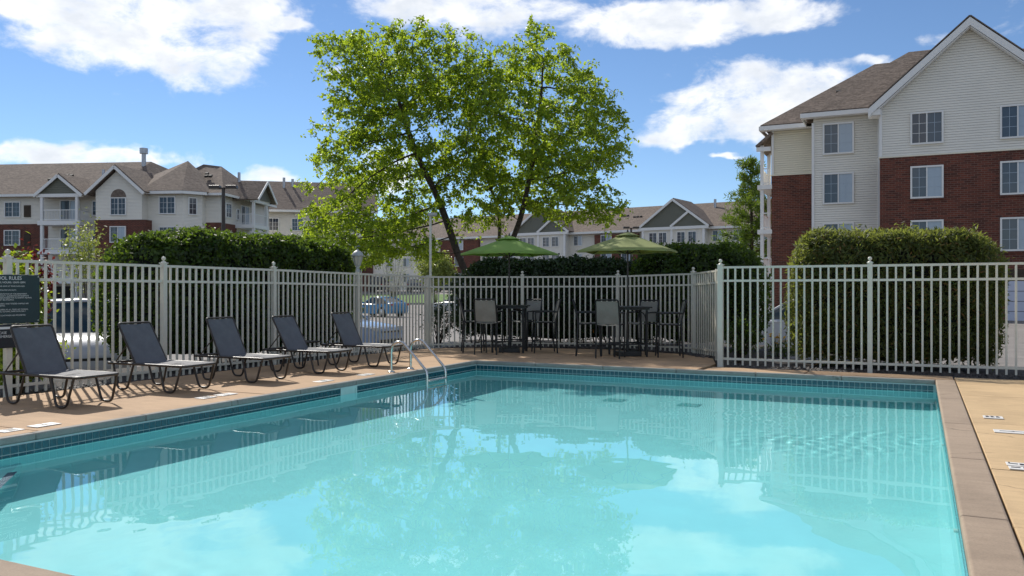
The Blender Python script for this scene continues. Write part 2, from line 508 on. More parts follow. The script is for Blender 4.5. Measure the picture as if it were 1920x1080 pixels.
# ------------------------------------------------------------------ mesh helpers
class MB:
    def __init__(s):
        s.v, s.f, s.sm = [], [], []

    def add(s, vs_, fs_, smooth=False):
        o = len(s.v)
        s.v += [tuple(p) for p in vs_]
        for f in fs_:
            s.f.append(tuple(i + o for i in f))
            s.sm.append(smooth)

    def box(s, c, d, rz=0.0, rx=0.0, ry=0.0):
        hx, hy, hz = d[0] / 2, d[1] / 2, d[2] / 2
        mt = Matrix.Rotation(rz, 3, 'Z') @ Matrix.Rotation(ry, 3, 'Y') @ Matrix.Rotation(rx, 3, 'X')
        cv = Vector(c)
        vs_ = [cv + mt @ Vector((x, y, z)) for z in (-hz, hz) for x, y in ((-hx, -hy), (hx, -hy), (hx, hy), (-hx, hy))]
        s.add(vs_, [(3, 2, 1, 0), (4, 5, 6, 7), (0, 1, 5, 4), (1, 2, 6, 5), (2, 3, 7, 6), (3, 0, 4, 7)])
        return s

    def ext(s, x0, x1, y0, y1, z0, z1):
        return s.box(((x0 + x1) / 2, (y0 + y1) / 2, (z0 + z1) / 2), (x1 - x0, y1 - y0, z1 - z0))

    def prism(s, poly, z0, z1):
        """poly: list of (x, y) counter-clockwise; z1 may be a function of x, y"""
        n = len(poly)
        top = [(x, y, z1(x, y) if callable(z1) else z1) for x, y in poly]
        bot = [(x, y, z0(x, y) if callable(z0) else z0) for x, y in poly]
        s.add(bot + top, [tuple(range(n - 1, -1, -1)), tuple(range(n, 2 * n))] +
              [(i, (i + 1) % n, n + (i + 1) % n, n + i) for i in range(n)])
        return s

    def tube(s, path, rad, n=8, cap=True):
        path = [Vector(p) for p in path]
        rads = rad if isinstance(rad, (list, tuple)) else [rad] * len(path)
        rings = []
        prev = None
        for i, p in enumerate(path):
            if i == 0:
                t = path[1] - p
            elif i == len(path) - 1:
                t = p - path[i - 1]
            else:
                t = (path[i + 1] - p).normalized() + (p - path[i - 1]).normalized()
            t = t.normalized() if t.length > 1e-9 else Vector((0, 0, 1))
            if prev is None:
                prev = Vector((1, 0, 0)) if abs(t.x) < 0.8 else Vector((0, 1, 0))
            u = (prev - t * prev.dot(t))
            u = u.normalized() if u.length > 1e-6 else t.orthogonal().normalized()
            prev = u
            w = t.cross(u)
            rings.append([p + (u * math.cos(2 * math.pi * k / n) + w * math.sin(2 * math.pi * k / n)) * rads[i] for k in range(n)])
        vs_ = [q for r_ in rings for q in r_]
        fs_ = [(i * n + k, i * n + (k + 1) % n, (i + 1) * n + (k + 1) % n, (i + 1) * n + k)
               for i in range(len(path) - 1) for k in range(n)]
        s.add(vs_, fs_, True)
        if cap:
            o = len(path) - 1
            s.add(rings[0], [tuple(range(n - 1, -1, -1))])
            s.add(rings[o], [tuple(range(n))])
        return s

    def lathe(s, prof, c=(0, 0, 0), n=16, smooth=True):
        cx, cy, cz = c
        vs_ = [(cx + r_ * math.cos(2 * math.pi * k / n), cy + r_ * math.sin(2 * math.pi * k / n), cz + z) for r_, z in prof for k in range(n)]
        fs_ = [(i * n + k, i * n + (k + 1) % n, (i + 1) * n + (k + 1) % n, (i + 1) * n + k) for i in range(len(prof) - 1) for k in range(n)]
        s.add(vs_, fs_, smooth)
        return s

    def poly(s, pts, smooth=False):
        s.add(pts, [tuple(range(len(pts)))], smooth)
        return s

    def slab(s, pts, th):
        """a sloping panel with a thickness: pts counter-clockwise seen from outside"""
        p = [Vector(q) for q in pts]
        nrm = (p[1] - p[0]).cross(p[2] - p[0]).normalized() * th
        n = len(p)
        s.add(p + [q - nrm for q in p], [tuple(range(n)), tuple(range(2 * n - 1, n - 1, -1))] +
              [(i, n + i, n + (i + 1) % n, (i + 1) % n) for i in range(n)])
        return s

    def mesh(s, name, m):
        me = bpy.data.meshes.new(name)
        me.from_pydata(s.v, [], s.f)
        if any(s.sm):
            me.polygons.foreach_set('use_smooth', s.sm)
        me.materials.append(M[m] if isinstance(m, str) else m)
        me.update()
        return me

    def build(s, name, m, parent=None, loc=None):
        return link(name, s.mesh(name, m), parent, loc)


def link(name, data, parent=None, loc=None, rz=None):
    o = bpy.data.objects.new(name, data)
    COL.objects.link(o)
    if parent is not None:
        o.parent = parent
    if loc is not None:
        o.location = loc
    if rz is not None:
        o.rotation_euler = (0, 0, rz)
    return o


def bevel(o, w, seg=2):
    b = o.modifiers.new("bevel", 'BEVEL')
    b.width = w
    b.segments = seg
    b.limit_method = 'ANGLE'
    return o


def tag(o, label=None, cat=None, group=None, kind=None):
    if label:
        o['label'] = label
    if cat:
        o['category'] = cat
    if group:
        o['group'] = group
    if kind:
        o['kind'] = kind
    return o


def empty(name, loc=(0, 0, 0), rz=0.0, label=None, cat=None, group=None):
    o = link(name, None, None, loc, rz)
    o.empty_display_size = 0.2
    return tag(o, label, cat, group)


def copy_tree(o, parent=None):
    c = o.copy()
    COL.objects.link(c)
    c.parent = parent
    for ch in list(o.children):
        copy_tree(ch, c)
    return c


def from_arrays(name, V, F, m, smooth=False):
    """V (n,3), F (k,3|4) numpy arrays"""
    me = bpy.data.meshes.new(name)
    k, q = F.shape
    me.vertices.add(len(V))
    me.vertices.foreach_set('co', np.asarray(V, np.float32).ravel())
    me.loops.add(k * q)
    me.loops.foreach_set('vertex_index', np.asarray(F, np.int32).ravel())
    me.polygons.add(k)
    me.polygons.foreach_set('loop_start', np.arange(0, k * q, q, dtype=np.int32))
    me.polygons.foreach_set('loop_total', np.full(k, q, np.int32))
    if smooth:
        me.polygons.foreach_set('use_smooth', np.ones(k, bool))
    me.update(calc_edges=True)
    me.materials.append(M[m] if isinstance(m, str) else m)
    return me


rng = np.random.default_rng(11)


def leaves_mesh(name, P, Nn, size, aspect, m, droop=0.0, fold=0.18, spread=0.9, svar=0.35):
    """diamond leaves folded on the midrib at points P with rough normals Nn"""
    n = len(P)
    a = rng.normal(size=(n, 3)) * spread + Nn
    a /= np.linalg.norm(a, axis=1, keepdims=True) + 1e-9
    d = rng.normal(size=(n, 3))
    d[:, 2] -= droop
    d -= a * np.sum(a * d, axis=1, keepdims=True)
    d /= np.linalg.norm(d, axis=1, keepdims=True) + 1e-9
    b = np.cross(a, d)
    L = size * (1 + svar * rng.uniform(-1, 1, size=(n, 1)))
    W = L * aspect
    mid = P + d * L * 0.45 - a * L * fold * 0.0
    v0 = P
    v1 = mid + b * W * 0.5 + a * W * fold
    v2 = P + d * L
    v3 = mid - b * W * 0.5 + a * W * fold
    V = np.stack([v0, v1, v2, v3], axis=1).reshape(-1, 3)
    i = np.arange(n) * 4
    F = np.concatenate([np.stack([i, i + 1, i + 2], 1), np.stack([i, i + 2, i + 3], 1)])
    return from_arrays(name, V, F, m)


# ------------------------------------------------------------------ ground
def sstep(a, b, x):
    t = min(1, max(0, (x - a) / (b - a)))
    return t * t * (3 - 2 * t)


FW = Vector((-math.sin(YAW), math.cos(YAW)))
RT = Vector((math.cos(YAW), math.sin(YAW)))


def ground_z(x, y):
    base = -0.52 + 0.26 * sstep(33, 43, y)
    lot = sstep(-12.8, -14.4, x)
    z = base * (1 - lot) - 0.62 * lot
    near = sstep(26, 21, y) * sstep(-13.2, -12.4, x)
    z = z * (1 - near) + (-0.16) * near
    s_ = x * FW.x + y * FW.y
    lat = x * RT.x + y * RT.y
    z += 1.55 * sstep(66, 100, s_) * sstep(12, -4, lat)
    return z


def axis(lo, hi, step, far):
    a = [lo + i * step for i in range(int(round((hi - lo) / step)) + 1)]
    return [-f for f in reversed(far) if -f < lo] + a + [f for f in far if f > hi]


def ground_grid(name, xs, ys, m, dz=0.0, hole=None):
    V = [(x, y, ground_z(x, y) + dz) for y in ys for x in xs]
    nx = len(xs)
    F = []
    for j in range(len(ys) - 1):
        for i in range(nx - 1):
            if hole and hole((xs[i] + xs[i + 1]) / 2, (ys[j] + ys[j + 1]) / 2):
                continue
            F.append((j * nx + i, j * nx + i + 1, (j + 1) * nx + i + 1, (j + 1) * nx + i))
    mb = MB()
    mb.add(V, F, True)
    return mb.build(name, m)


far_ticks = [160, 260, 450, 900, 2500]
XS = axis(-110, 40, 1.0, far_ticks)
YS = axis(-8, 130, 1.0, far_ticks)
tag(ground_grid("ground", XS, YS, 'asphalt', 0, lambda x, y: -9 < x < 2 and -1 < y < 15), kind='structure')


def patch(name, poly, m, dz, kind='structure', step=1.5):
    """a sheet cut to a convex polygon that follows the ground"""
    xs = [p[0] for p in poly]
    ys = [p[1] for p in poly]
    mb = MB()
    x = min(xs)
    while x < max(xs):
        y = min(ys)
        while y < max(ys):
            c = clip([(x, y), (x + step, y), (x + step, y + step), (x, y + step)], poly)
            if len(c) >= 3:
                mb.poly([(a, b, ground_z(a, b) + dz) for a, b in c])
            y += step
        x += step
    return tag(mb.build(name, m), kind=kind)


def clip(sub, poly):
    """Sutherland-Hodgman against a convex counter-clockwise polygon"""
    out = list(sub)
    for i in range(len(poly)):
        (x0, y0), (x1, y1) = poly[i], poly[(i + 1) % len(poly)]

        def side(p):
            return (x1 - x0) * (p[1] - y0) - (y1 - y0) * (p[0] - x0)
        inp, out = out, []
        for k in range(len(inp)):
            a, b = inp[k], inp[(k + 1) % len(inp)]
            sa, sb = side(a), side(b)
            if sa >= 0:
                out.append(a)
            if (sa >= 0) != (sb >= 0):
                t = sa / (sa - sb)
                out.append((a[0] + (b[0] - a[0]) * t, a[1] + (b[1] - a[1]) * t))
        if not out:
            return []
    return out


# ------------------------------------------------------------------ pool
PX0, PX1, PY0, PY1 = -7.366, 0.233, 2.64, 13.73
WATER = -0.175


def receive(o):
    o.cycles.is_caustics_receiver = True
    return o


def floor_z(y):
    return -1.02 - 0.36 * sstep(PY0 + 2, PY1 - 1, y)


def build_pool():
    mb = MB()
    n = 24
    ys = [PY0 + (PY1 - PY0) * i / n for i in range(n + 1)]
    c = 0.10                                             # rounded cove between wall and floor
    prof = [(0, -0.068, 0), (0, None, 0.10), (0.03, None, 0.035), (c, None, 0.0)]
    rows = []
    for y in ys:
        fz = floor_z(y)
        left = [(PX0 + dx, y, z if z is not None else fz + k) for dx, z, k in prof]
        right = [(PX1 - dx, y, z if z is not None else fz + k) for dx, z, k in reversed(prof)]
        rows.append(left + right)
    k = len(rows[0])
    mb.add([p for r_ in rows for p in r_], [(j * k + i, j * k + i + 1, (j + 1) * k + i + 1, (j + 1) * k + i) for j in range(n) for i in range(k - 1)])
    for y, s in ((PY0, 1), (PY1, -1)):
        fz = floor_z(y)
        mb.add([(PX0, y, -0.068), (PX1, y, -0.068), (PX1, y, fz + 0.1), (PX0, y, fz + 0.1), (PX1, y + s * 0.1, fz), (PX0, y + s * 0.1, fz)],
               [(0, 1, 2, 3), (3, 2, 4, 5)] if s < 0 else [(3, 2, 1, 0), (5, 4, 2, 3)])
    basin = receive(tag(mb.build("pool_basin", 'plaster'), kind='structure'))
    # grout bed that carries the waterline tiles
    g = MB()
    t = 0.006
    g.ext(PX0, PX0 + t, PY0, PY1, -0.236, -0.0685)
    g.ext(PX0 + t, PX1 - t, PY1 - t, PY1, -0.236, -0.0685)
    g.ext(PX1 - t, PX1, PY0, PY1 - t, -0.236, -0.0685)
    g.ext(PX0 + t, PX1 - t, PY0, PY0 + t, -0.236, -0.0685)
    receive(g.build("grout_band", 'grout', basin))
    # waterline tiles: the upper row piece by piece on the two walls in view
    pitch, gap = 0.0762, 0.009
    tw = pitch - gap
    tm = MB().box((0, 0, 0), (0.008, tw, tw)).mesh("tile", 'tile')
    tn = MB().box((0, 0, 0), (tw, 0.008, tw)).mesh("tile_far", 'tile')
    z1 = -0.080 - pitch / 2
    low = MB()
    y = PY0 + pitch / 2 + 0.01
    while y < PY1 - pitch / 2 - 0.008:
        if not 9.64 < y < 10.06:
            link("tile", tm, basin, (PX0 + t + 0.003 + random.uniform(-.0006, .0006), y, z1))
            low.box((PX0 + t + 0.003, y, z1 - pitch), (0.008, tw, tw))
        low.box((PX1 - t - 0.003, y, z1), (0.008, tw, tw))
        low.box((PX1 - t - 0.003, y, z1 - pitch), (0.008, tw, tw))
        y += pitch
    x = PX0 + pitch / 2 + 0.012
    while x < PX1 - pitch / 2 - 0.008:
        link("tile", tn, basin, (x, PY1 - t - 0.003 + random.uniform(-.0006, .0006), z1))
        low.box((x, PY1 - t - 0.003, z1 - pitch), (tw, 0.008, tw))
        low.box((x, PY0 + t + 0.003, z1), (tw, 0.008, tw))
        x += pitch
    receive(tag(low.build("tile_row", 'tile', basin), kind='stuff'))
    # skimmer mouth, corner step with its navy nosing, return jets, main drain
    sk = MB()
    sk.ext(PX0 + 0.002, PX0 + 0.02, 9.66, 9.70, -0.23, -0.075)
    sk.ext(PX0 + 0.002, PX0 + 0.02, 10.00, 10.04, -0.23, -0.075)
    sk.ext(PX0 + 0.002, PX0 + 0.02, 9.70, 10.00, -0.105, -0.075)
    sk.ext(PX0 + 0.0075, PX0 + 0.0115, 9.70, 10.00, -0.22, -0.105)
    receive(sk.build("skimmer_mouth", 'ledge', basin))
    st = MB()
    st.prism([(PX0 + .004, PY0 + .004), (-2.4 - PY0, PY0 + .004), (PX0 + .004, -2.4 - PX0)], floor_z(PY0) - 0.02, -0.575)
    step = receive(st.build("corner_step", 'plaster', basin))
    nv = MB()
    nv.prism([(-7.09, 4.66), (-5.0, 2.57 + 0.07), (-5.0, 2.67), (-7.06, 4.73)], -0.5745, -0.568)
    receive(nv.build("step_nosing", 'navy', step))
    for (x_, y_) in ((PX1, 9.4), (PX1, 6.2)):
        j = MB()
        j.tube([(x_ + 0.01, y_, -0.42), (x_ - 0.03, y_, -0.42)], [0.04, 0.032], 10)
        receive(j.build("return_jet", 'ledge', basin))
    for x_ in (-4.13, -3.0):
        dr = MB()
        dr.box((0, 0, 0.012), (0.30, 0.30, 0.02))
        receive(bevel(dr.build("floor_drain", 'drain', basin, (x_, 12.1, floor_z(12.1))), 0.008))
    # water sheet with real ripples
    stp = 0.036
    nx, ny = int((PX1 - PX0) / stp) + 1, int((PY1 - PY0) / stp) + 1
    X = np.linspace(PX0 - 0.004, PX1 + 0.004, nx)
    Y = np.linspace(PY0 - 0.004, PY1 + 0.004, ny)
    gx, gy = np.meshgrid(X, Y)
    r2 = np.random.default_rng(5)
    z = np.zeros_like(gx)
    for i in range(46):
        lam = r2.uniform(0.22, 1.9)
        th = r2.normal(0.6, 0.85)
        ph = r2.uniform(0, 6.28)
        kx, ky = math.cos(th) * 2 * math.pi / lam, math.sin(th) * 2 * math.pi / lam
        cx, cy, sg = r2.uniform(-8, 1), r2.uniform(2, 14), r2.uniform(1.2, 4.0)
        env = 0.18 + np.exp(-((gx - cx) ** 2 + (gy - cy) ** 2) / (2 * sg * sg))
        z += env * np.sin(kx * gx + ky * gy + ph + 0.5 * np.sin(gx * 1.7 + gy * 1.1 + i)) * lam * 0.00017
    for cx, cy, sg, amp in ((-1.8, 10.3, 0.9, 0.0009), (-0.9, 10.9, 0.75, 0.0007), (-4.6, 3.9, 0.7, 0.0003)):
        d = np.hypot(gx - cx, (gy - cy) * 1.2)
        for i in range(7):
            ox, oy = r2.normal(0, sg * 0.6, 2)
            dd = np.hypot(gx - cx - ox, gy - cy - oy)
            z += amp * 0.5 * np.exp(-(d / sg) ** 2) * np.sin(dd * 2 * math.pi / r2.uniform(0.16, 0.30) + r2.uniform(0, 6))
    V = np.stack([gx, gy, WATER + z], -1).reshape(-1, 3)
    idx = np.arange(nx * ny).reshape(ny, nx)
    F = np.stack([idx[:-1, :-1], idx[:-1, 1:], idx[1:, 1:], idx[1:, :-1]], -1).reshape(-1, 4)
    w = link("water", from_arrays("water", V, F, 'water', True))
    w.cycles.is_caustics_caster = True
    tag(w, kind='structure')


build_pool()


def deck_z(x, y):
    return -0.021 * max(0.0, y - 14.0)


def build_deck():
    bed = MB()
    b = -0.150
    bed.ext(-10.14, PX0 - 0.03, -4, 13.8, -0.30, b)
    bed.ext(-10.14, -3.5, 13.8, 17.0, -0.42, b - 0.08)
    bed.ext(-3.5, 9.0, 13.8, 14.5, -0.30, b)
    bed.ext(PX1 + 0.03, 9.0, -4, 13.8, -0.30, b)
    bed.ext(PX0 - 0.03, PX1 + 0.03, -4, PY0 - 0.03, -0.30, b)
    deck = tag(bed.build("pool_deck", 'soil'), kind='structure')
    gap = 0.009

    def slab(poly, m):
        cx = sum(p[0] for p in poly) / len(poly)
        cy = sum(p[1] for p in poly) / len(poly)
        pts = []
        for x, y in poly:
            d = math.hypot(x - cx, y - cy)
            pts.append((x - (x - cx) / d * gap * 1.4, y - (y - cy) / d * gap * 1.4))
        dz = random.uniform(-0.002, 0.002)
        mb = MB()
        mb.prism(pts, lambda x, y: deck_z(x, y) - 0.14, lambda x, y: deck_z(x, y) + dz - 0.004)
        bevel(mb.build("slab", m, deck), 0.006, 2)

    def cells(xs, ys, m, bound=None):
        for i in range(len(xs) - 1):
            for j in range(len(ys) - 1):
                c = [(xs[i], ys[j]), (xs[i + 1], ys[j]), (xs[i + 1], ys[j + 1]), (xs[i], ys[j + 1])]
                if bound:
                    c = clip(c, bound)
                    c = [p for k, p in enumerate(c) if math.hypot(p[0] - c[k - 1][0], p[1] - c[k - 1][1]) > 0.02]
                if len(c) >= 3:
                    slab(c, m)
    cx0 = PX0 - 0.085
    cells([-10.15, -8.75, cx0], [-4, -0.9, 2.15, 5.2, 8.25, 11.3, 13.82], 'deck')
    far = [(-10.15, 13.82), (-3.2, 13.82), (-3.2, 14.9), (-3.68, 16.85), (-4.45, 18.0), (-6.42, 18.88), (-8.62, 18.46), (-10.15, 17.1)]
    cells([-10.2, -8.75, -6.6, -4.9, -3.3], [13.82, 15.5, 19], 'deck', far)
    cells([-3.2, -1.62, 0.47], [13.82, 14.56], 'deck')
    cells([0.473, 3.4, 6.2, 9.0], [-4, -1.3, 0.4, 2.1, 3.8, 5.5, 7.2, 9.6, 12.0, 14.42], 'deck_y')
    cells([-10.15, -7.46, -4.7, -1.9, 0.473], [-4, -1.3, 0.4, 2.385], 'deck_y')
    # coping stones: a narrow grey nosing on two sides, broad mauve stones on the others

    def stone(x0, x1, y0, y1, m, z1=0.0):
        mb = MB().ext(x0 + .002, x1 - .002, y0 + .002, y1 - .002, -0.068, z1)
        bevel(mb.build("coping_stone", m, deck), 0.018, 3)
    ys = [PY0 + 0.004 + i * (PY1 - PY0) / 9 for i in range(10)]
    for i in range(9):
        stone(cx0, PX0 + 0.016, ys[i], ys[i + 1], 'coping_g')
    xs = [cx0 + i * (0.215 - cx0) / 6 for i in range(7)]
    for i in range(6):
        stone(xs[i], xs[i + 1], PY1 - 0.012, 13.82, 'coping_g')
    cy = [2.40, 3.72, 5.62, 7.50, 9.4, 11.5, 13.82]
    for i in range(6):
        stone(PX1 - 0.018, 0.473, cy[i], cy[i + 1], 'coping', 0.004)
    xs = [cx0 + i * (PX1 - 0.018 - cx0) / 5 for i in range(6)]
    for i in range(5):
        stone(xs[i], xs[i + 1], 2.385, PY0 + 0.016, 'coping', 0.004)
    return deck


build_deck()


def marker(x, y, w, d, rz, kind, label):
    """white printed depth plate let into the deck"""
    e = MB().box((0, 0, 0.002), (w, d, 0.006))
    o = tag(bevel(e.build("depth_marker", 'marker', None, (x, y, deck_z(x, y))), 0.002), label, 'depth marker', 'white plates let into the pool deck')
    o.rotation_euler.z = rz
    k = MB()
    if kind == 'number':
        for i, s in enumerate((-0.30, -0.05, 0.22)):
            k.box((s * w, 0.08 * d, 0.0065), (0.13 * w, 0.42 * d, 0.002))
            k.box((s * w + 0.09 * w, -0.02 * d, 0.0065), (0.05 * w, 0.2 * d, 0.002))
    elif kind == 'diver':
        k.box((-0.20 * w, 0.02 * d, 0.0065), (0.34 * w, 0.14 * d, 0.002), rz=-0.2)
        k.box((-0.37 * w, 0.2 * d, 0.0065), (0.06 * w, 0.4 * d, 0.002))
        k.box((0.12 * w, -0.08 * d, 0.0065), (0.16 * w, 0.42 * d, 0.002))
        k.box((0.32 * w, -0.02 * d, 0.0065), (0.22 * w, 0.12 * d, 0.002))
    elif kind == 'lines':
        k.box((-0.22 * w, 0.05 * d, 0.0065), (0.36 * w, 0.2 * d, 0.002))
        for q in (-0.22, 0.0, 0.22):
            k.box((0.25 * w, q * d, 0.0065), (0.34 * w, 0.09 * d, 0.002))
    elif kind == 'bar':
        k.box((0.0, 0.0, 0.0065), (0.7 * w, 0.05 * d, 0.002))
        k.box((0.0, 0.0, 0.0068), (0.05 * w, 0.16 * d, 0.002))
    k.build("printed_mark", 'ink', o)


marker(0.69, 10.02, 0.18, 0.18, 0.0, 'number', "small white plate with dark characters, farthest of those beside the mauve coping")
marker(0.79, 9.08, 0.32, 0.17, 0.0, 'bar', "long white plate with one thin grey line on the sandy deck")
marker(0.68, 7.42, 0.165, 0.13, 0.0, 'diver', "white plate with a dark diver mark just beyond the slab joint")
marker(0.685, 7.27, 0.165, 0.11, 0.0, 'lines', "white plate of small grey lines touching the diver plate")
marker(-7.70, 5.43, 0.16, 0.26, 0.0, 'bar', "white deck plate beside the corner of the tiled edge, nearest on the lounger side")
marker(-7.70, 5.08, 0.16, 0.20, 0.0, 'number', "white deck plate with dark characters cut by the picture's left edge")
marker(-7.85, 7.65, 0.16, 0.22, 0.0, 'number', "white deck plate in front of the second lounger's foot, the nearer of two")
marker(-7.85, 7.98, 0.16, 0.26, 0.0, 'bar', "plain white deck plate in front of the second lounger's foot, the farther of two")
marker(-7.72, 9.75, 0.16, 0.30, 0.0, 'bar', "white deck plate level with the skimmer mouth")
marker(-7.70, 10.75, 0.16, 0.28, 0.0, 'bar', "white deck plate just before the pool ladder")


def build_ladder():
    r_ = empty("pool_ladder", (-7.6, 11.58, -0.004), 0, "polished steel pool ladder with two arched handrails at the tiled edge", "ladder")
    prof = [(0.0, 0.0), (0.0, 0.30)]
    for k in range(1, 10):
        a_ = math.pi - k * (math.pi * 0.80) / 9
        prof.append((0.155 + 0.155 * math.cos(a_), 0.335 + 0.155 * math.sin(a_)))
    prof += [(0.42, 0.285), (0.56, 0.145), (0.625, 0.08), (0.66, 0.03), (0.67, -0.04), (0.67, -1.0)]
    for s in (-1, 1):
        h = MB().tube([(x, 0, z) for x, z in prof], 0.021, 12).build("handrail", 'steel', r_, (0, s * 0.285, 0))
        MB().lathe([(0.0, 0.022), (0.03, 0.022), (0.058, 0.008), (0.06, 0.0)], (0, 0, 0.002), 16).build("escutcheon", 'steel', h)
    for z in (-0.115, -0.40, -0.70):
        receive(bevel(MB().box((0.67, 0, z), (0.09, 0.54, 0.03)).build("tread", 'steel', r_), 0.008))


build_ladder()


# ------------------------------------------------------------------ planting beds and stones
BED = -0.10


def bed(name, poly):
    return tag(MB().prism(poly, -0.5, BED).build(name, 'soil'), kind='structure')


bed("planting_bed", [(-12.9, -4), (-10.155, -4), (-10.155, 16.95), (-12.9, 16.6)])
bed("planting_bed_far", [(-10.155, 17.12), (-8.62, 18.48), (-6.42, 18.9), (-4.44, 18.02), (-3.66, 16.87), (-3.18, 14.9), (-3.18, 14.565), (-2.6, 14.565), (-2.6, 21.4), (-5.0, 22.6), (-10.155, 20.5)])
bed("planting_bed_right", [(-2.597, 14.57), (0.5, 14.57), (0.5, 14.43), (9.0, 14.43), (9.0, 17.9), (-2.597, 17.9)])


def stones(name, pts, zf, size, m):
    n = len(pts)
    base = np.array([(1, 0, 0), (0.3, 0.95, 0), (-0.8, 0.6, 0), (-0.8, -0.6, 0), (0.3, -0.95, 0), (0.1, 0, 0.75), (0, 0, -0.7)], float)
    tri = np.array([(0, 1, 5), (1, 2, 5), (2, 3, 5), (3, 4, 5), (4, 0, 5), (1, 0, 6), (2, 1, 6), (3, 2, 6), (4, 3, 6), (0, 4, 6)])
    V = np.repeat(base[None], n, 0) * rng.uniform(0.7, 1.3, (n, 7, 3))
    an = rng.uniform(0, 6.28, n)
    c, s = np.cos(an)[:, None], np.sin(an)[:, None]
    x = V[..., 0] * c - V[..., 1] * s
    y = V[..., 0] * s + V[..., 1] * c
    V = np.stack([x, y, V[..., 2]], -1) * (size * rng.uniform(0.6, 1.5, (n, 1, 1)))
    V += np.stack([pts[:, 0], pts[:, 1], np.array([zf(p[0], p[1]) for p in pts]) + rng.uniform(-0.005, 0.03, n)], -1)[:, None, :]
    F = (tri[None] + (np.arange(n) * 7)[:, None, None]).reshape(-1, 3)
    return link(name, from_arrays(name, V.reshape(-1, 3), F, m))


_p = [rng.uniform((-3.3, 14.58), (0.5, 15.9), (2600, 2)), rng.uniform((0.5, 14.46), (6.5, 15.9), (4200, 2)),
      rng.uniform((-10.95, 4.0), (-10.17, 16.6), (4200, 2))]
fx = rng.uniform(-10.1, -3.9, 3600)
edge = np.interp(fx, [-10.15, -8.6, -6.45, -4.6, -3.9], [17.1, 18.48, 18.9, 18.02, 16.9])
_p.append(np.stack([fx, edge + rng.uniform(0.02, 0.9, 3600)], -1))
tag(stones("gravel", np.concatenate(_p), lambda x, y: BED, 0.036, 'rock'),
    "dark river rock mulch lying along the foot of the fence", "rock mulch", kind='stuff')


# ------------------------------------------------------------------ fence
def post_mesh(h, w=0.075):
    return MB().box((0, 0, h / 2 - 0.12), (w, w, h + 0.24)).mesh("post", 'fence')


def fence(name, pts, label, cap_first=True, cap_last=True, lantern=None, skip_cap=()):
    """pts: (x, y, ground z, rail top z)"""
    x0, y0 = pts[0][:2]
    root = empty(name, (x0, y0, 0), 0, label, "fence", "cream picket fence round the pool")
    picket_cache = {}
    for i, (x, y, g, t) in enumerate(pts):
        if (i == 0 and not cap_first) or (i == len(pts) - 1 and not cap_last):
            continue
        nx = pts[min(i + 1, len(pts) - 1)]
        pv = pts[max(i - 1, 0)]
        ang = math.atan2(nx[1] - pv[1], nx[0] - pv[0])
        big = 0.092 if name == 'picket_fence_right' and i == 0 else 0.075
        p = MB().box((0, 0, (t + 0.02 + g - 0.1) / 2), (big, big, t + 0.02 - g + 0.1)).build("post", 'fence', root, (x - x0, y - y0, 0))
        p.rotation_euler.z = ang
        if i in skip_cap:
            continue
        c = MB()
        c.box((0, 0, t + 0.028), (big + 0.022, big + 0.022, 0.016))
        c.lathe([(0.040, 0.0), (0.030, 0.014), (0.012, 0.022), (0.014, 0.032), (0.027, 0.042), (0.033, 0.058), (0.031, 0.074), (0.018, 0.088), (0.0, 0.093)], (0, 0, t + 0.036), 14)
        c.build("post_cap", 'fence', p)
    for i in range(len(pts) - 1):
        a, b = pts[i], pts[i + 1]
        va, vb = Vector((a[0] - x0, a[1] - y0, 0)), Vector((b[0] - x0, b[1] - y0, 0))
        d = (vb - va)
        L = d.length
        ang = math.atan2(d.y, d.x)
        u = d / L
        for off in (0.0, 0.235, 1.60):
            za, zb = a[3] - 0.019 - off, b[3] - 0.019 - off
            mid = (va + vb) / 2
            slope = math.atan2(zb - za, L)
            r_ = MB().box((0, 0, 0), (L - 0.07, 0.036, 0.038)).build("rail", 'fence', root, (mid.x, mid.y, (za + zb) / 2))
            r_.rotation_euler = (0, -slope, ang)
        n = max(3, int(round(L / 0.1285)) - 1)
        for k in range(n):
            t_ = (k + 1) / (n + 1)
            q = va + d * t_
            top = a[3] + (b[3] - a[3]) * t_ - 0.004
            me = picket_cache.get('p')
            if me is None:
                me = picket_cache['p'] = MB().box((0, 0, -0.86), (0.030, 0.024, 1.72)).mesh("picket", 'fence')
            o = link("picket", me, root, (q.x, q.y, top), ang)
    return root


FX = -10.45
fence("picket_fence", [(FX, -0.42, 0, 1.71), (FX, 2.02, 0, 1.71), (FX, 4.46, 0, 1.71), (FX, 6.87, 0, 1.706), (FX, 9.33, 0, 1.695), (FX, 11.78, 0, 1.683), (FX, 14.3, 0, 1.650), (FX, 17.06, -0.07, 1.618)],
      "cream picket fence running behind the row of loungers", skip_cap=(6, 7))
fence("picket_fence_bay", [(FX, 17.06, -0.07, 1.618), (-8.69, 18.57, -0.09, 1.625), (-6.40, 19.0, -0.1, 1.63), (-4.39, 18.09, -0.08, 1.662), (-3.62, 16.91, -0.05, 1.70), (-3.14, 14.93, 0, 1.712)],
      "angled cream picket fence behind the two umbrella tables", cap_first=False, cap_last=False, skip_cap=(4,))
fence("picket_fence_right", [(-3.14, 14.93, 0, 1.720), (-0.72, 14.93, 0, 1.724), (1.72, 14.93, 0, 1.735), (4.16, 14.93, 0, 1.745), (6.6, 14.93, 0, 1.75)],
      "cream picket fence in front of the clipped round hedge")


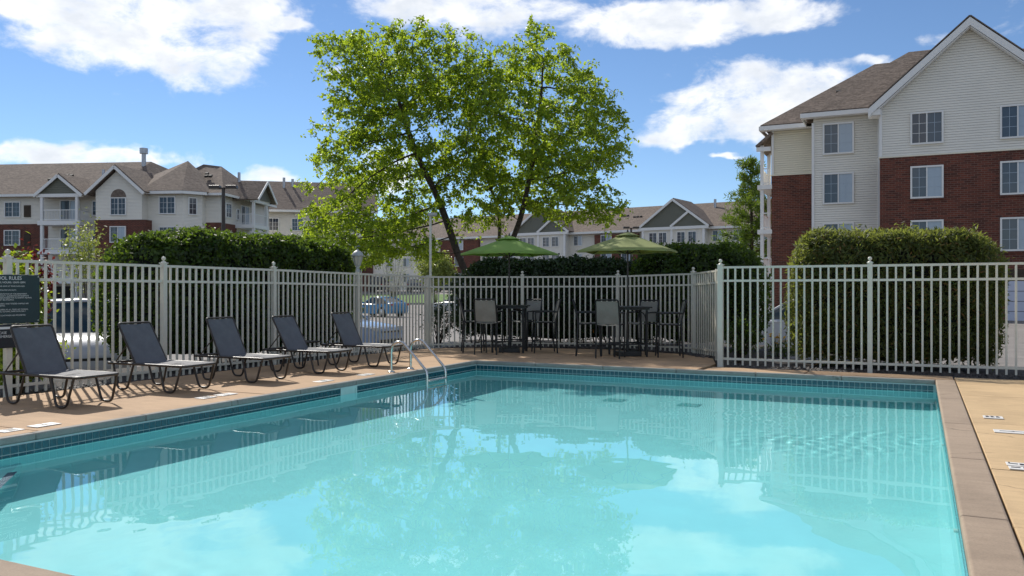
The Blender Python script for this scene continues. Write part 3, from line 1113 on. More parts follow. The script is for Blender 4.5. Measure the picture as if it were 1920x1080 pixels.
def build_lantern():
    r_ = empty("post_lantern", (FX, 14.3, 1.67), 0, "pale glass lantern mounted on a fence post at the end of the hedge", "lantern")
    MB().lathe([(0.045, 0.0), (0.05, 0.015), (0.042, 0.03), (0.036, 0.09), (0.048, 0.105), (0.03, 0.12), (0.055, 0.135)], (0, 0, 0), 12).build("collar", 'lampmetal', r_)
    g = MB().lathe([(0.05, 0.135), (0.085, 0.24), (0.105, 0.33), (0.0, 0.332)], (0, 0, 0), 8, False).build("glass", 'lampglass', r_)
    for k in range(8):
        a_ = 2 * math.pi * k / 8
        MB().tube([(0.052 * math.cos(a_), 0.052 * math.sin(a_), 0.135), (0.088 * math.cos(a_), 0.088 * math.sin(a_), 0.24), (0.108 * math.cos(a_), 0.108 * math.sin(a_), 0.33)], 0.007, 5).build("glass_bar", 'lampmetal', g)
    MB().lathe([(0.105, 0.325), (0.128, 0.33), (0.125, 0.35), (0.105, 0.39), (0.07, 0.425), (0.03, 0.445), (0.018, 0.455), (0.02, 0.47), (0.0, 0.485)], (0, 0, 0), 16).build("cap", 'lampmetal', r_)


build_lantern()


def build_pole():
    r_ = empty("light_pole", (FX + 0.02, 17.15, -0.09), 0, "thin pale pole with a small floodlight head at the fence corner", "light pole")
    MB().tube([(0, 0, 0), (0, 0, 3.15)], [0.033, 0.028], 10).build("pole", 'fence', r_)
    h = MB().box((0.07, -0.03, 3.17), (0.20, 0.14, 0.075), rz=-0.4).build("lamp_head", 'lampmetal', r_)
    bevel(h, 0.015)
    MB().box((0.075, -0.032, 3.13), (0.15, 0.10, 0.012), rz=-0.4).build("lens", 'lampglass', h)


build_pole()


def build_sign():
    r_ = empty("pool_rules_sign", (-10.40, 6.93, 0.60), 0, "dark green board of white pool rules fixed to the fence", "sign")
    b = bevel(MB().box((0.008, 0, 0.60), (0.012, 0.66, 0.62)).build("board", 'sign', r_), 0.004)
    b2 = bevel(MB().box((0.0088, -0.06, 0.13), (0.012, 0.54, 0.30)).build("emergency_board", 'sign2', r_), 0.004)
    for y, z in ((0.305, 0.885), (-0.305, 0.885), (0.305, 0.32)):
        MB().tube([(0.012, y, z), (0.019, y, z)], 0.008, 8).build("screw", 'steel', r_)

    def text(s, size, y, z, parent):
        c = bpy.data.curves.new("lettering", 'FONT')
        c.body = s
        c.size = size
        c.space_line = 1.05
        c.materials.append(M['print'])
        o = link("lettering", c, parent)
        o.location = (0.0155 if parent is b else 0.0163, y, z)
        o.rotation_euler = (math.pi / 2, 0, math.pi / 2)
        me = o.to_mesh().copy()
        o.to_mesh_clear()
        n_ = link("lettering", me, parent)
        n_.location, n_.rotation_euler = o.location, o.rotation_euler
        bpy.data.objects.remove(o)
        return n_
    text("POOL RULES", 0.062, -0.27, 0.845, b)
    text("POOL HOURS: 10AM-10PM", 0.034, -0.27, 0.80, b)
    text("PERSONS SWIM AT YOUR OWN RISK.\n\nNO LIFEGUARD ON DUTY.\n\nREPRESENTATIVES OF THIS APARTMENT\nCOMMUNITY, GUARDIANS OR RESIDENTS\nNOT RESPONSIBLE FOR ACCIDENTS, INJURIES,\nOR LOST BELONGINGS.\n\nPOOL AREA. UNATTENDED ANIMALS ARE\nPROHIBITED.\n\nIS REQUIRED AT ALL TIMES. NO THONGS,\nDIAPERS, CUTOFFS, SWIM SUITS ONLY.\n\nGLASS CONTAINERS ARE PROHIBITED.", 0.0235, -0.27, 0.755, b)
    text("IN CASE\nOF EMERGENCY", 0.045, -0.28, 0.16, b2)
    MB().box((0.016, -0.05, 0.235), (0.002, 0.4, 0.03)).build("white_bar", 'print', b2)
    for q in list(b.children) + list(b2.children):
        if q.name.startswith("lettering"):
            q['kind'] = 'stuff'


build_sign()


# ------------------------------------------------------------------ sun loungers
def rounded_path(pts, rad, n=4):
    """round the corners of a polyline"""
    P = [Vector(p) for p in pts]
    out = [P[0]]
    for i in range(1, len(P) - 1):
        a, b, c = P[i - 1], P[i], P[i + 1]
        r1 = min(rad, (a - b).length * 0.45, (c - b).length * 0.45)
        s, e = b + (a - b).normalized() * r1, b + (c - b).normalized() * r1
        for k in range(n + 1):
            t = k / n
            out.append(s * (1 - t) ** 2 + b * 2 * t * (1 - t) + e * t * t)
    out.append(P[-1])
    return out


def sheet(pts, width, th, sag=0.0, nw=6):
    """sling cloth stretched across y along a polyline in x, z"""
    mb = MB()
    n = len(pts)
    top, bot = [], []
    for (x, z) in pts:
        for j in range(nw + 1):
            t = j / nw
            y = (t - 0.5) * width
            zz = z - sag * math.sin(math.pi * t)
            top.append((x, y, zz))
            bot.append((x, y, zz - th))
    k = nw + 1
    f = [(i * k + j, (i + 1) * k + j, (i + 1) * k + j + 1, i * k + j + 1) for i in range(n - 1) for j in range(nw)]
    mb.add(top, [tuple(reversed(q)) for q in f], True)
    mb.add(bot, f, True)
    for i in range(n - 1):
        for j in (0, nw):
            a, b = i * k + j, (i + 1) * k + j
            mb.add([top[a], top[b], bot[b], bot[a]], [(0, 1, 2, 3)])
    for i in (0, n - 1):
        for j in range(nw):
            a = i * k + j
            mb.add([top[a], top[a + 1], bot[a + 1], bot[a]], [(0, 1, 2, 3)])
    return mb


def make_lounger(label):
    """foot end towards +x, origin below the middle of the foot end"""
    r_ = empty("sun_lounger", (0, 0, 0), 0, label, "sun lounger", "slate sling loungers in a row by the fence")
    W, H, hinge, tail = 0.56, 0.345, -0.90, -1.38
    fr = MB()
    fr.tube(rounded_path([(tail, -W / 2, H), (-0.02, -W / 2, H), (-0.02, W / 2, H), (tail, W / 2, H), (tail, -W / 2, H)], 0.08), 0.0165, 8)
    for x in (-0.47, hinge - 0.02):
        fr.tube([(x, -W / 2, H - 0.01), (x, W / 2, H - 0.01)], 0.012, 6)
    fr.build("frame", 'bronze', r_)
    for s in (-1, 1):
        for c in (-0.26, -1.10):
            y0, y1 = s * (W / 2 - 0.002), s * (W / 2 + 0.012)
            MB().tube(rounded_path([(c - 0.19, y0, H), (c - 0.085, y1, 0.014), (c + 0.085, y1, 0.014), (c + 0.19, y0, H)], 0.06), 0.0145, 8).build("leg", 'bronze', r_)
    st = sheet([(-0.035, H + 0.012), (-0.06, H + 0.022), (-0.30, H + 0.014), (-0.60, H + 0.012), (hinge + 0.01, H + 0.018)], W - 0.035, 0.008, 0.018)
    seat = st.build("seat", 'sling', r_)
    for x in (-0.28, -0.42, -0.56):
        MB().tube([(x, -W / 2 + 0.02, H + 0.004), (x, 0, H - 0.012), (x, W / 2 - 0.02, H + 0.004)], 0.006, 5).build("sling_stay", 'bronze', seat)
    ang, bl = R(61), 0.59
    ca, sa = math.cos(ang), math.sin(ang)
    pts = [(hinge - ca * bl * t, H + 0.02 + sa * bl * t) for t in (0, 0.25, 0.5, 0.75, 1.0)]
    back = sheet(pts, W - 0.04, 0.008, 0.012).build("backrest", 'sling', r_)
    bf = MB()
    top = (hinge - ca * (bl + 0.015), H + 0.015 + sa * (bl + 0.015))
    bf.tube(rounded_path([(hinge, -W / 2 + 0.022, H), (top[0], -W / 2 + 0.022, top[1]), (top[0], W / 2 - 0.022, top[1]), (hinge, W / 2 - 0.022, H)], 0.04), 0.0145, 8)
    bf.build("back_frame", 'bronze', back)
    for s in (-1, 1):
        MB().tube([(hinge - ca * 0.30, s * (W / 2 - 0.03), H + sa * 0.30), (-1.28, s * (W / 2 - 0.015), H + 0.012)], 0.009, 6).build("support_arm", 'bronze', back)
    return r_


_l = make_lounger("slate sling lounger beside the pool rules sign, nearest of the row")
_spots = [(-8.33, 6.55, 0.00, None), (-8.33, 8.05, 0.01, "slate sling lounger before the white vehicle, second in the row from the sign"),
          (-8.20, 9.38, -0.02, "slate sling lounger in the middle of the row of five"),
          (-8.16, 10.80, 0.02, "slate sling lounger fourth from the sign, before the dark side table"),
          (-8.05, 12.10, -0.01, "slate sling lounger nearest the pool ladder")]
for _i, (_x, _y, _a, _t) in enumerate(_spots):
    _o = _l if _i == 0 else copy_tree(_l)
    _o.location = (_x, _y, 0)
    _o.rotation_euler.z = _a
    if _t:
        _o['label'] = _t
    _dev = R((0.0, -3.5, 1.5, -2.0, 2.5)[_i])
    for _c in _o.children:
        if _c.name.startswith("backrest"):
            _h = Vector((-0.90, 0, 0.345))
            _c.rotation_euler = (0, _dev, 0)
            _c.location = _h - Matrix.Rotation(_dev, 3, 'Y') @ _h

_r = empty("side_table", (-9.55, 11.45, 0), 0, "small dark side table between the two farthest loungers", "side table")
bevel(MB().box((0, 0, 0.415), (0.46, 0.46, 0.03)).build("table_top", 'black', _r), 0.01)
for _sx in (-1, 1):
    for _sy in (-1, 1):
        MB().tube([(_sx * 0.18, _sy * 0.18, 0.40), (_sx * 0.205, _sy * 0.205, 0.0)], 0.013, 6).build("leg", 'black', _r)


# ------------------------------------------------------------------ bar tables, chairs, umbrellas
def make_table(loc, rz, label):
    r_ = empty("bar_table", loc, rz, label, "bar table", "tall dark tables under the umbrellas")
    top = bevel(MB().box((0, 0, 1.005), (0.86, 0.86, 0.03)).build("table_top", 'black', r_), 0.012)
    MB().box((0, 0, 0.972), (0.76, 0.76, 0.035)).build("apron", 'black', top)
    for sx in (-1, 1):
        for sy in (-1, 1):
            lg = MB().tube([(sx * 0.33, sy * 0.33, 0.97), (sx * 0.33, sy * 0.33, 0.0)], 0.024, 8).build("leg", 'black', r_)
            MB().tube(rounded_path([(sx * 0.32, sy * 0.32, 0.72), (sx * 0.29, sy * 0.29, 0.88), (sx * 0.14, sy * 0.14, 0.955)], 0.12, 6), 0.012, 6).build("brace", 'black', lg)
    for ax in (0, 1):
        for s in (-1, 1):
            a_, b_ = ((-0.33, s * 0.33, 0.25), (0.33, s * 0.33, 0.25)) if ax == 0 else ((s * 0.33, -0.33, 0.25), (s * 0.33, 0.33, 0.25))
            MB().tube([a_, b_], 0.013, 6).build("stretcher", 'black', r_)
    return r_


def make_chair():
    """bar chair, back at -x, sitter faces +x"""
    r_ = empty("bar_chair", (0, 0, 0), 0, "x", "bar chair", "tall sling chairs round the umbrella tables")
    w = 0.235
    for s in (-1, 1):
        MB().tube([(-0.25, s * w, 0.0), (-0.21, s * w, 0.62), (-0.215, s * w, 0.72), (-0.31, s * (w - 0.01), 1.13)], 0.016, 8).build("rear_leg", 'black', r_)
        MB().tube([(0.25, s * w, 0.0), (0.22, s * w, 0.62), (0.225, s * w, 0.86)], 0.016, 8).build("front_leg", 'black', r_)
        MB().tube(rounded_path([(0.225, s * w, 0.84), (0.22, s * w, 0.885), (-0.05, s * (w + 0.012), 0.895), (-0.26, s * w, 0.885)], 0.05), 0.017, 8).build("armrest", 'black', r_)
        MB().tube([(-0.21, s * w, 0.655), (0.22, s * w, 0.665)], 0.015, 6).build("side_rail", 'black', r_)
        MB().tube([(-0.24, s * w, 0.24), (0.243, s * w, 0.24)], 0.011, 6).build("stretcher", 'black', r_)
    MB().tube([(0.243, -w, 0.24), (0.243, w, 0.24)], 0.013, 6).build("foot_rail", 'black', r_)
    MB().tube([(-0.234, -w, 0.3), (-0.234, w, 0.3)], 0.011, 6).build("stretcher", 'black', r_)
    sheet([(0.225, 0.665), (0.19, 0.683), (0.0, 0.668), (-0.19, 0.664)], 0.44, 0.01, 0.02).build("seat", 'sling_t', r_)
    sheet([(-0.208, 0.69), (-0.235, 0.80), (-0.275, 0.97), (-0.308, 1.118)], 0.445, 0.008, 0.0).build("backrest", 'sling_t', r_)
    MB().tube(rounded_path([(-0.306, -w + 0.01, 1.10), (-0.318, -w + 0.02, 1.145), (-0.318, w - 0.02, 1.145), (-0.306, w - 0.01, 1.10)], 0.04), 0.016, 8).build("top_rail", 'black', r_)
    return r_


def make_umbrella(loc, rz, canopy, label, h=2.50):
    r_ = empty("patio_umbrella", loc, rz, label, "umbrella", "green umbrellas over the tall tables")
    MB().tube([(0, 0, 0.03), (0, 0, h + 0.02)], 0.019, 8).build("pole", 'bronze', r_)
    MB().lathe([(0.0, h + 0.10), (0.012, h + 0.085), (0.02, h + 0.05), (0.03, h + 0.02), (0.022, h - 0.02)], (0, 0, 0), 10).build("finial", 'bronze', r_)
    b = MB()
    b.box((0, 0, 0.045), (0.46, 0.46, 0.09))
    b.lathe([(0.035, 0.09), (0.03, 0.34), (0.0, 0.34)], (0, 0, 0), 10)
    bevel(b.build("base", 'black', r_), 0.02)
    n, rad, drop = 6, 1.06, 0.36
    mb = MB()
    nr, na = 7, 6
    V = []
    for i in range(nr + 1):
        t = 0.02 + 0.98 * i / nr
        for k in range(n * na):
            a_ = 2 * math.pi * k / (n * na)
            q = (a_ % (2 * math.pi / n)) - math.pi / n
            flat = math.cos(math.pi / n) / math.cos(q)         # straight edge between ribs
            mid = 1 - abs(q) / (math.pi / n)                   # 1 midway between ribs
            rr = rad * t * (flat * (1 - 0.02 * mid))
            z = h - drop * (t ** 1.04) - 0.03 * mid * t * math.sin(math.pi * min(1, t * 0.9)) + 0.03 * mid * t ** 4
            V.append((rr * math.cos(a_), rr * math.sin(a_), z))
    k_ = n * na
    F = [(i * k_ + k, i * k_ + (k + 1) % k_, (i + 1) * k_ + (k + 1) % k_, (i + 1) * k_ + k) for i in range(nr) for k in range(k_)]
    mb.add(V, F, True)
    # hem
    hem = [(x * 1.0, y * 1.0, z - 0.035) for x, y, z in V[-k_:]]
    mb.add(V[-k_:] + hem, [(k, (k + 1) % k_, k_ + (k + 1) % k_, k_ + k) for k in range(k_)])
    c = mb.build("canopy", canopy, r_)
    so = c.modifiers.new("cloth", 'SOLIDIFY')
    so.thickness = 0.003
    vt = MB()
    V2 = [(0.26 * t * math.cos(2 * math.pi * k / 12), 0.26 * t * math.sin(2 * math.pi * k / 12), h + 0.035 - 0.085 * t) for t in (0.05, 0.5, 1.0) for k in range(12)]
    vt.add(V2, [(i * 12 + k, i * 12 + (k + 1) % 12, (i + 1) * 12 + (k + 1) % 12, (i + 1) * 12 + k) for i in range(2) for k in range(12)], True)
    vt.build("vent", canopy, c).modifiers.new("cloth", 'SOLIDIFY').thickness = 0.003
    for k in range(n):
        a_ = 2 * math.pi * k / n
        ca, sa = math.cos(a_), math.sin(a_)
        rib = MB().tube([(0.03 * ca, 0.03 * sa, h - 0.04), (rad * 0.5 * ca, rad * 0.5 * sa, h - drop * 0.49 - 0.022), (rad * 0.985 * ca, rad * 0.985 * sa, h - drop - 0.015)], 0.009, 5).build("rib", 'bronze', r_)
        MB().tube([(0.03 * ca, 0.03 * sa, h - 0.42), (rad * 0.55 * ca, rad * 0.55 * sa, h - drop * 0.54 - 0.03)], 0.007, 5).build("strut", 'bronze', rib)
    return r_


T1, T2 = (-8.05, 16.53), (-5.42, 16.72)
make_table((T1[0], T1[1], deck_z(*T1)), R(20), "tall dark table under the leaf green umbrella")
make_table((T2[0], T2[1], deck_z(*T2)), R(28), "tall dark table under the olive green umbrella")
_c0 = make_chair()
_chairs = [((-8.09, 15.64), T1, 14, "tall sling chair turned from the camera at the leaf green umbrella's table"),
           ((-8.66, 16.03), T1, -6, "tall sling chair nearest the ladder at the leaf green umbrella's table"),
           ((-8.02, 17.32), T1, -12, "tall sling chair on the fence side of the leaf green umbrella's table"),
           ((-7.32, 16.78), T1, 12, "tall sling chair nearest the other table at the leaf green umbrella's table"),
           ((-5.50, 15.86), T2, 12, "tall sling chair turned from the camera at the olive umbrella's table"),
           ((-6.14, 16.34), T2, -8, "tall sling chair nearest the other table at the olive umbrella's table"),
           ((-5.36, 17.52), T2, -10, "tall sling chair on the fence side of the olive umbrella's table"),
           ((-4.58, 16.84), T2, 14, "tall sling chair nearest the fence corner at the olive umbrella's table")]
for _i, ((_x, _y), _t, _tw, _w) in enumerate(_chairs):
    _o = _c0 if _i == 0 else copy_tree(_c0)
    _o.location = (_x, _y, deck_z(_x, _y))
    _o.rotation_euler.z = math.atan2(_t[1] - _y, _t[0] - _x) + R(_tw)
    _o['label'] = _w
make_umbrella((T1[0], T1[1], deck_z(*T1)), YAW, 'canopy', "leaf green patio umbrella over the table nearer the ladder", 2.50)
make_umbrella((T2[0], T2[1], deck_z(*T2)), YAW + 0.12, 'canopy2', "olive green patio umbrella dappled with tree shade", 2.52)


# ------------------------------------------------------------------ lawn and kerb across the car park
def cw(lat, s):
    """map point from metres to the right of and ahead of the pool corner where the view starts"""
    return (lat * RT.x + s * FW.x, lat * RT.y + s * FW.y)


lawn_poly = [cw(-26, 78), cw(-3.5, 78), cw(-3.5, 90), cw(-30, 90)]
tag(patch("lawn", lawn_poly, 'lawn', 0.06), kind='structure')
_k = MB()
_a, _b = Vector(cw(-26, 77.85)), Vector(cw(-3.5, 77.85))
for _i in range(20):
    _p0, _p1 = _a.lerp(_b, _i / 20), _a.lerp(_b, (_i + 1) / 20)
    _z = ground_z(*((_p0 + _p1) / 2))
    _k.box((*((_p0 + _p1) / 2), _z + 0.02), ((_p1 - _p0).length - 0.01, 0.16, 0.26), rz=YAW)
tag(_k.build("kerb", 'coping_g'), kind='structure')


# ------------------------------------------------------------------ hedges and shrubs
def noise3(P, sc, seed=0.0):
    return np.array([mnoise.noise(Vector((p[0] * sc + seed, p[1] * sc + seed * 1.7, p[2] * sc))) for p in P])


def hedge(name, c, half, top, base, rz, n, size, aspect, m, label, power=3.2, skirt=0.35, stems=14, lump=0.14, core_m='core'):
    """clipped hedge: leaves through the skin of a rounded box, a dark solid core added inside to block light, stems below"""
    root = empty(name, (c[0], c[1], BED), rz, label, "hedge")
    H = top - BED
    hx, hy = half
    zc, hz = (H + base) / 2, (H - base) / 2
    d = rng.normal(size=(n, 3))
    d /= np.linalg.norm(d, axis=1, keepdims=True)
    # even cover over the long box: sample on the box faces, then round it
    ax = rng.uniform(-1, 1, (n, 3))
    w = np.array([hy * hz, hx * hz, hx * hy * 1.1])
    face = rng.choice(3, n, p=w / w.sum())
    sg = np.where(rng.uniform(size=n) < 0.5, -1.0, 1.0)
    sg = np.where(face == 2, 1.0, sg)
    ax[np.arange(n), face] = sg
    nrm = (np.abs(ax) ** power).sum(1) ** (1 / power)
    q = ax / nrm[:, None]
    nn = np.sign(q) * np.abs(q) ** (power - 1)
    nn /= np.linalg.norm(nn, axis=1, keepdims=True)
    P = q * np.array([hx, hy, hz])
    P[:, 2] += zc
    lum = noise3(P, 1.6, 3.0 + c[0]) * lump + noise3(P, 4.5, 9.0) * lump * 0.55
    inward = -np.abs(rng.normal(0, 0.12, n)) + 0.03
    P += nn * (lum + inward)[:, None]
    # thin the leaves out towards the ground
    keep = rng.uniform(size=n) < np.clip((P[:, 2] - base * 0.25) / (skirt + base), 0.3, 1)
    keep &= (noise3(P, 3.1, 5.5) < 0.30) | (rng.uniform(size=n) < 0.35)
    P, nn = P[keep], nn[keep]
    pickd = rng.integers(0, len(P), 260)
    sp = []
    for i in pickd:
        if P[i, 2] < H * 0.55:
            continue
        d_ = nn[i] * 0.5 + rng.normal(0, 0.35, 3) + np.array([0, 0, 0.6])
        d_ /= np.linalg.norm(d_)
        ln = abs(rng.normal(0.09, 0.06)) + 0.04
        sp.append(P[i] + d_ * np.linspace(0, ln, 9)[:, None] + rng.normal(0, 0.012, (9, 3)))
    sp = np.concatenate(sp)
    P = np.concatenate([P, sp])
    nn = np.concatenate([nn, np.tile((0, 0, 1.0), (len(sp), 1))])
    link("foliage", leaves_mesh("foliage", P, nn, size, aspect, m, droop=-0.2, spread=0.75), root)
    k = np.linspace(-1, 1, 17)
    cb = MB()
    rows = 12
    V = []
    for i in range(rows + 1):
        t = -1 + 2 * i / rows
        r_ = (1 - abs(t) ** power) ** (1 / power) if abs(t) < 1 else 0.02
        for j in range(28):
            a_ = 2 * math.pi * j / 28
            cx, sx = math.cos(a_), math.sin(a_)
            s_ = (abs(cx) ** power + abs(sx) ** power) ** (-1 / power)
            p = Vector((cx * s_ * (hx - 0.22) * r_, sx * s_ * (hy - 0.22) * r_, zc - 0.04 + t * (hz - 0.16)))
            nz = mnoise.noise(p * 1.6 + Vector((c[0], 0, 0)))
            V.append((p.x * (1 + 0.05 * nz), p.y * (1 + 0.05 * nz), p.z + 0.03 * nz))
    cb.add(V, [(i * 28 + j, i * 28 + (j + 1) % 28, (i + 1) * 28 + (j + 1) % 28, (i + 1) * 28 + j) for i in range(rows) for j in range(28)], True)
    cb.build("dark_core", core_m, root)  # dark solid added so no light passes through the hedge
    for i in range(stems):
        x = (-1 + 2 * (i + 0.5) / stems) * hx * 0.88
        y = random.uniform(-0.35, 0.35) * hy
        MB().tube([(x, y, -0.05), (x + random.uniform(-.08, .08), y + random.uniform(-.06, .06), base * 0.6), (x + random.uniform(-.15, .15), y + random.uniform(-.15, .15), base + 0.45)],
                  [0.028, 0.022, 0.012], 6).build("stem", 'stem', root)
    return root


hedge("hedge", (-11.75, 12.52), (0.80, 3.14), 2.32, 0.04, 0.0, 60000, 0.082, 0.55, 'hedge', "long dark leafy hedge rising behind the fence and loungers", skirt=0.12, power=3.6)
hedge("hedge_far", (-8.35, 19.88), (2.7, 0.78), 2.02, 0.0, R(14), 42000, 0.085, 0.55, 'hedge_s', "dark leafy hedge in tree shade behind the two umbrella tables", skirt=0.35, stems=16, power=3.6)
hedge("hedge_middle", (-4.75, 19.95), (1.6, 0.85), 2.33, 0.0, R(-5), 32000, 0.082, 0.55, 'hedge', "leafy hedge behind the fence corner beside the pine", skirt=0.3, stems=9, power=3.6)
hedge("clipped_hedge", (-0.46, 16.66), (1.67, 0.95), 2.32, 0.0, R(2), 78000, 0.095, 0.26, 'yew', "clipped dome-topped yew hedge behind the fence before the brick building", power=5.5, skirt=0.18, stems=9, lump=0.15)


def shrub(name, loc, rad, h, n, size, aspect, m, label, cat="shrub", clumps=26, base=0.15, group=None, stems=6, droop=0.0):
    root = empty(name, loc, 0, label, cat, group)
    C = rng.normal(size=(clumps, 3))
    C /= np.linalg.norm(C, axis=1, keepdims=True)
    C *= rng.uniform(0.35, 1.0, (clumps, 1)) ** 0.6
    C = C * np.array([rad[0], rad[1], (h - base) / 2]) * 0.85
    C[:, 2] += (h + base) / 2
    pick = rng.integers(0, clumps, n)
    P = C[pick] + rng.normal(0, 1, (n, 3)) * np.array([rad[0], rad[1], h / 2]) * 0.17
    P[:, 2] = np.maximum(P[:, 2], 0.02)
    nn = P - np.array([0, 0, h * 0.4])
    nn /= np.linalg.norm(nn, axis=1, keepdims=True) + 1e-6
    link("foliage", leaves_mesh("foliage", P, nn, size, aspect, m, droop=droop, spread=0.9), root)
    st = MB()
    for i in range(clumps):
        c_ = Vector(C[i])
        st.tube([(random.uniform(-.06, .06), random.uniform(-.06, .06), -0.03), (c_.x * 0.35, c_.y * 0.35, c_.z * 0.45), tuple(c_)], [0.014, 0.009, 0.004], 4)
    st.build("stems", 'stem', root)
    return root


shrub("lime_shrub", (-12.2, 8.1, BED), (0.42, 0.45), 1.98, 2300, 0.10, 0.55, 'lime', "bright lime green shrub rising behind the rules sign")
shrub("lime_shrub_low", (-10.86, 7.25, BED), (0.26, 0.75), 0.85, 1500, 0.085, 0.6, 'lime', "low lime green shrub at the fence foot behind the nearest lounger")
shrub("purple_shrub", (-12.7, 8.8, BED), (0.38, 0.36), 2.02, 1300, 0.08, 0.5, 'purple', "purple leaved shrub behind the fence beside the lime shrub")
shrub("pale_tree", (-19.1, 14.7, -0.62), (0.7, 0.7), 3.4, 1500, 0.085, 0.5, 'pale', "pale green small tree beyond the white suv", "tree", base=2.1)
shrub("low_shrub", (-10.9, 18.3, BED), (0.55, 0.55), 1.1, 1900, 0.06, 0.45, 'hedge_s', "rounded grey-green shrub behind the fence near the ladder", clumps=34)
shrub("low_shrub_right", (-3.05, 16.2, BED), (0.32, 0.32), 0.95, 700, 0.085, 0.45, 'hedge', "small upright dark green shrub beside the fence corner post")
shrub("garden_bush", (-39.6, 65.9, -0.3), (2.0, 1.8), 5.2, 4200, 0.26, 0.55, 'pale', "round sunlit green bush beyond the dark parked vehicles", base=1.8)
shrub("bare_shrub", (-37.5, 56.0, -0.62), (1.3, 1.1), 5.6, 500, 0.12, 0.4, 'pale', "thin leafless shrub in front of the far wing's wall", base=1.0, clumps=60)


def flowers(name, loc, m, n, label):
    root = empty(name, loc, 0, label, "flowers", "garden flowers behind the fence")
    lv = rng.normal(0, 1, (160, 3)) * np.array([0.22, 0.16, 0.06]) + np.array([0, 0, 0.16])
    link("foliage", leaves_mesh("foliage", lv, np.tile((0, 0, 1.0), (160, 1)), 0.20, 0.14, 'hedge', droop=-0.8), root)
    c = rng.normal(0, 1, (n, 3)) * np.array([0.24, 0.16, 0.05]) + np.array([0, 0, 0.38])
    P = np.repeat(c, 5, 0)
    link("blossoms", leaves_mesh("blossoms", P, np.tile((0, 0, 1.0), (n * 5, 1)), 0.06, 0.6, m, spread=0.5), root)
    st = MB()
    for p in c:
        st.tube([(p[0] * 0.7, p[1] * 0.7, 0.0), tuple(p)], 0.004, 4)
    st.build("stalks", 'hedge', root)


flowers("day_lilies", (-2.55, 18.35, BED), 'petal_y', 26, "yellow flowers between the fence corner and the clipped hedge")
flowers("day_lilies_middle", (-7.75, 19.65, BED), 'petal_o', 20, "orange flowers at the hedge foot between the two tables")
flowers("day_lilies_far", (-5.9, 19.6, BED), 'petal_o', 12, "orange flowers at the hedge foot behind the olive umbrella's table")


# ------------------------------------------------------------------ birch
def colonise(seeds, attract, step, infl, kill, iters):
    nodes = []
    par = []
    for path in seeds:
        prev = path[0]
        for k, p in enumerate(path[1]):
            nodes.append(np.array(p, float))
            par.append(prev)
            prev = len(nodes) - 1
    A = np.array(attract)
    nodes_a = np.array(nodes)
    best = np.full(len(A), 1e9)
    who = np.zeros(len(A), int)

    def update(lo):
        nonlocal best, who
        for i in range(lo, len(nodes_a)):
            d = np.linalg.norm(A - nodes_a[i], axis=1)
            m_ = d < best
            best[m_] = d[m_]
            who[m_] = i
    update(0)
    alive = np.ones(len(A), bool)
    for it in range(iters):
        act = alive & (best < infl)
        if not act.any():
            break
        dirs = A[act] - nodes_a[who[act]]
        dirs /= np.linalg.norm(dirs, axis=1, keepdims=True) + 1e-9
        acc = {}
        for w_, d_ in zip(who[act], dirs):
            acc[w_] = acc.get(w_, 0) + d_
        lo = len(nodes_a)
        new = []
        for w_, d_ in acc.items():
            d_ = d_ + rng.normal(0, 0.18, 3) + np.array([0, 0, -0.05])
            d_ /= np.linalg.norm(d_) + 1e-9
            new.append(nodes_a[w_] + d_ * step)
            par.append(int(w_))
        nodes_a = np.vstack([nodes_a, np.array(new)])
        update(lo)
        alive &= best > kill
    return nodes_a, par


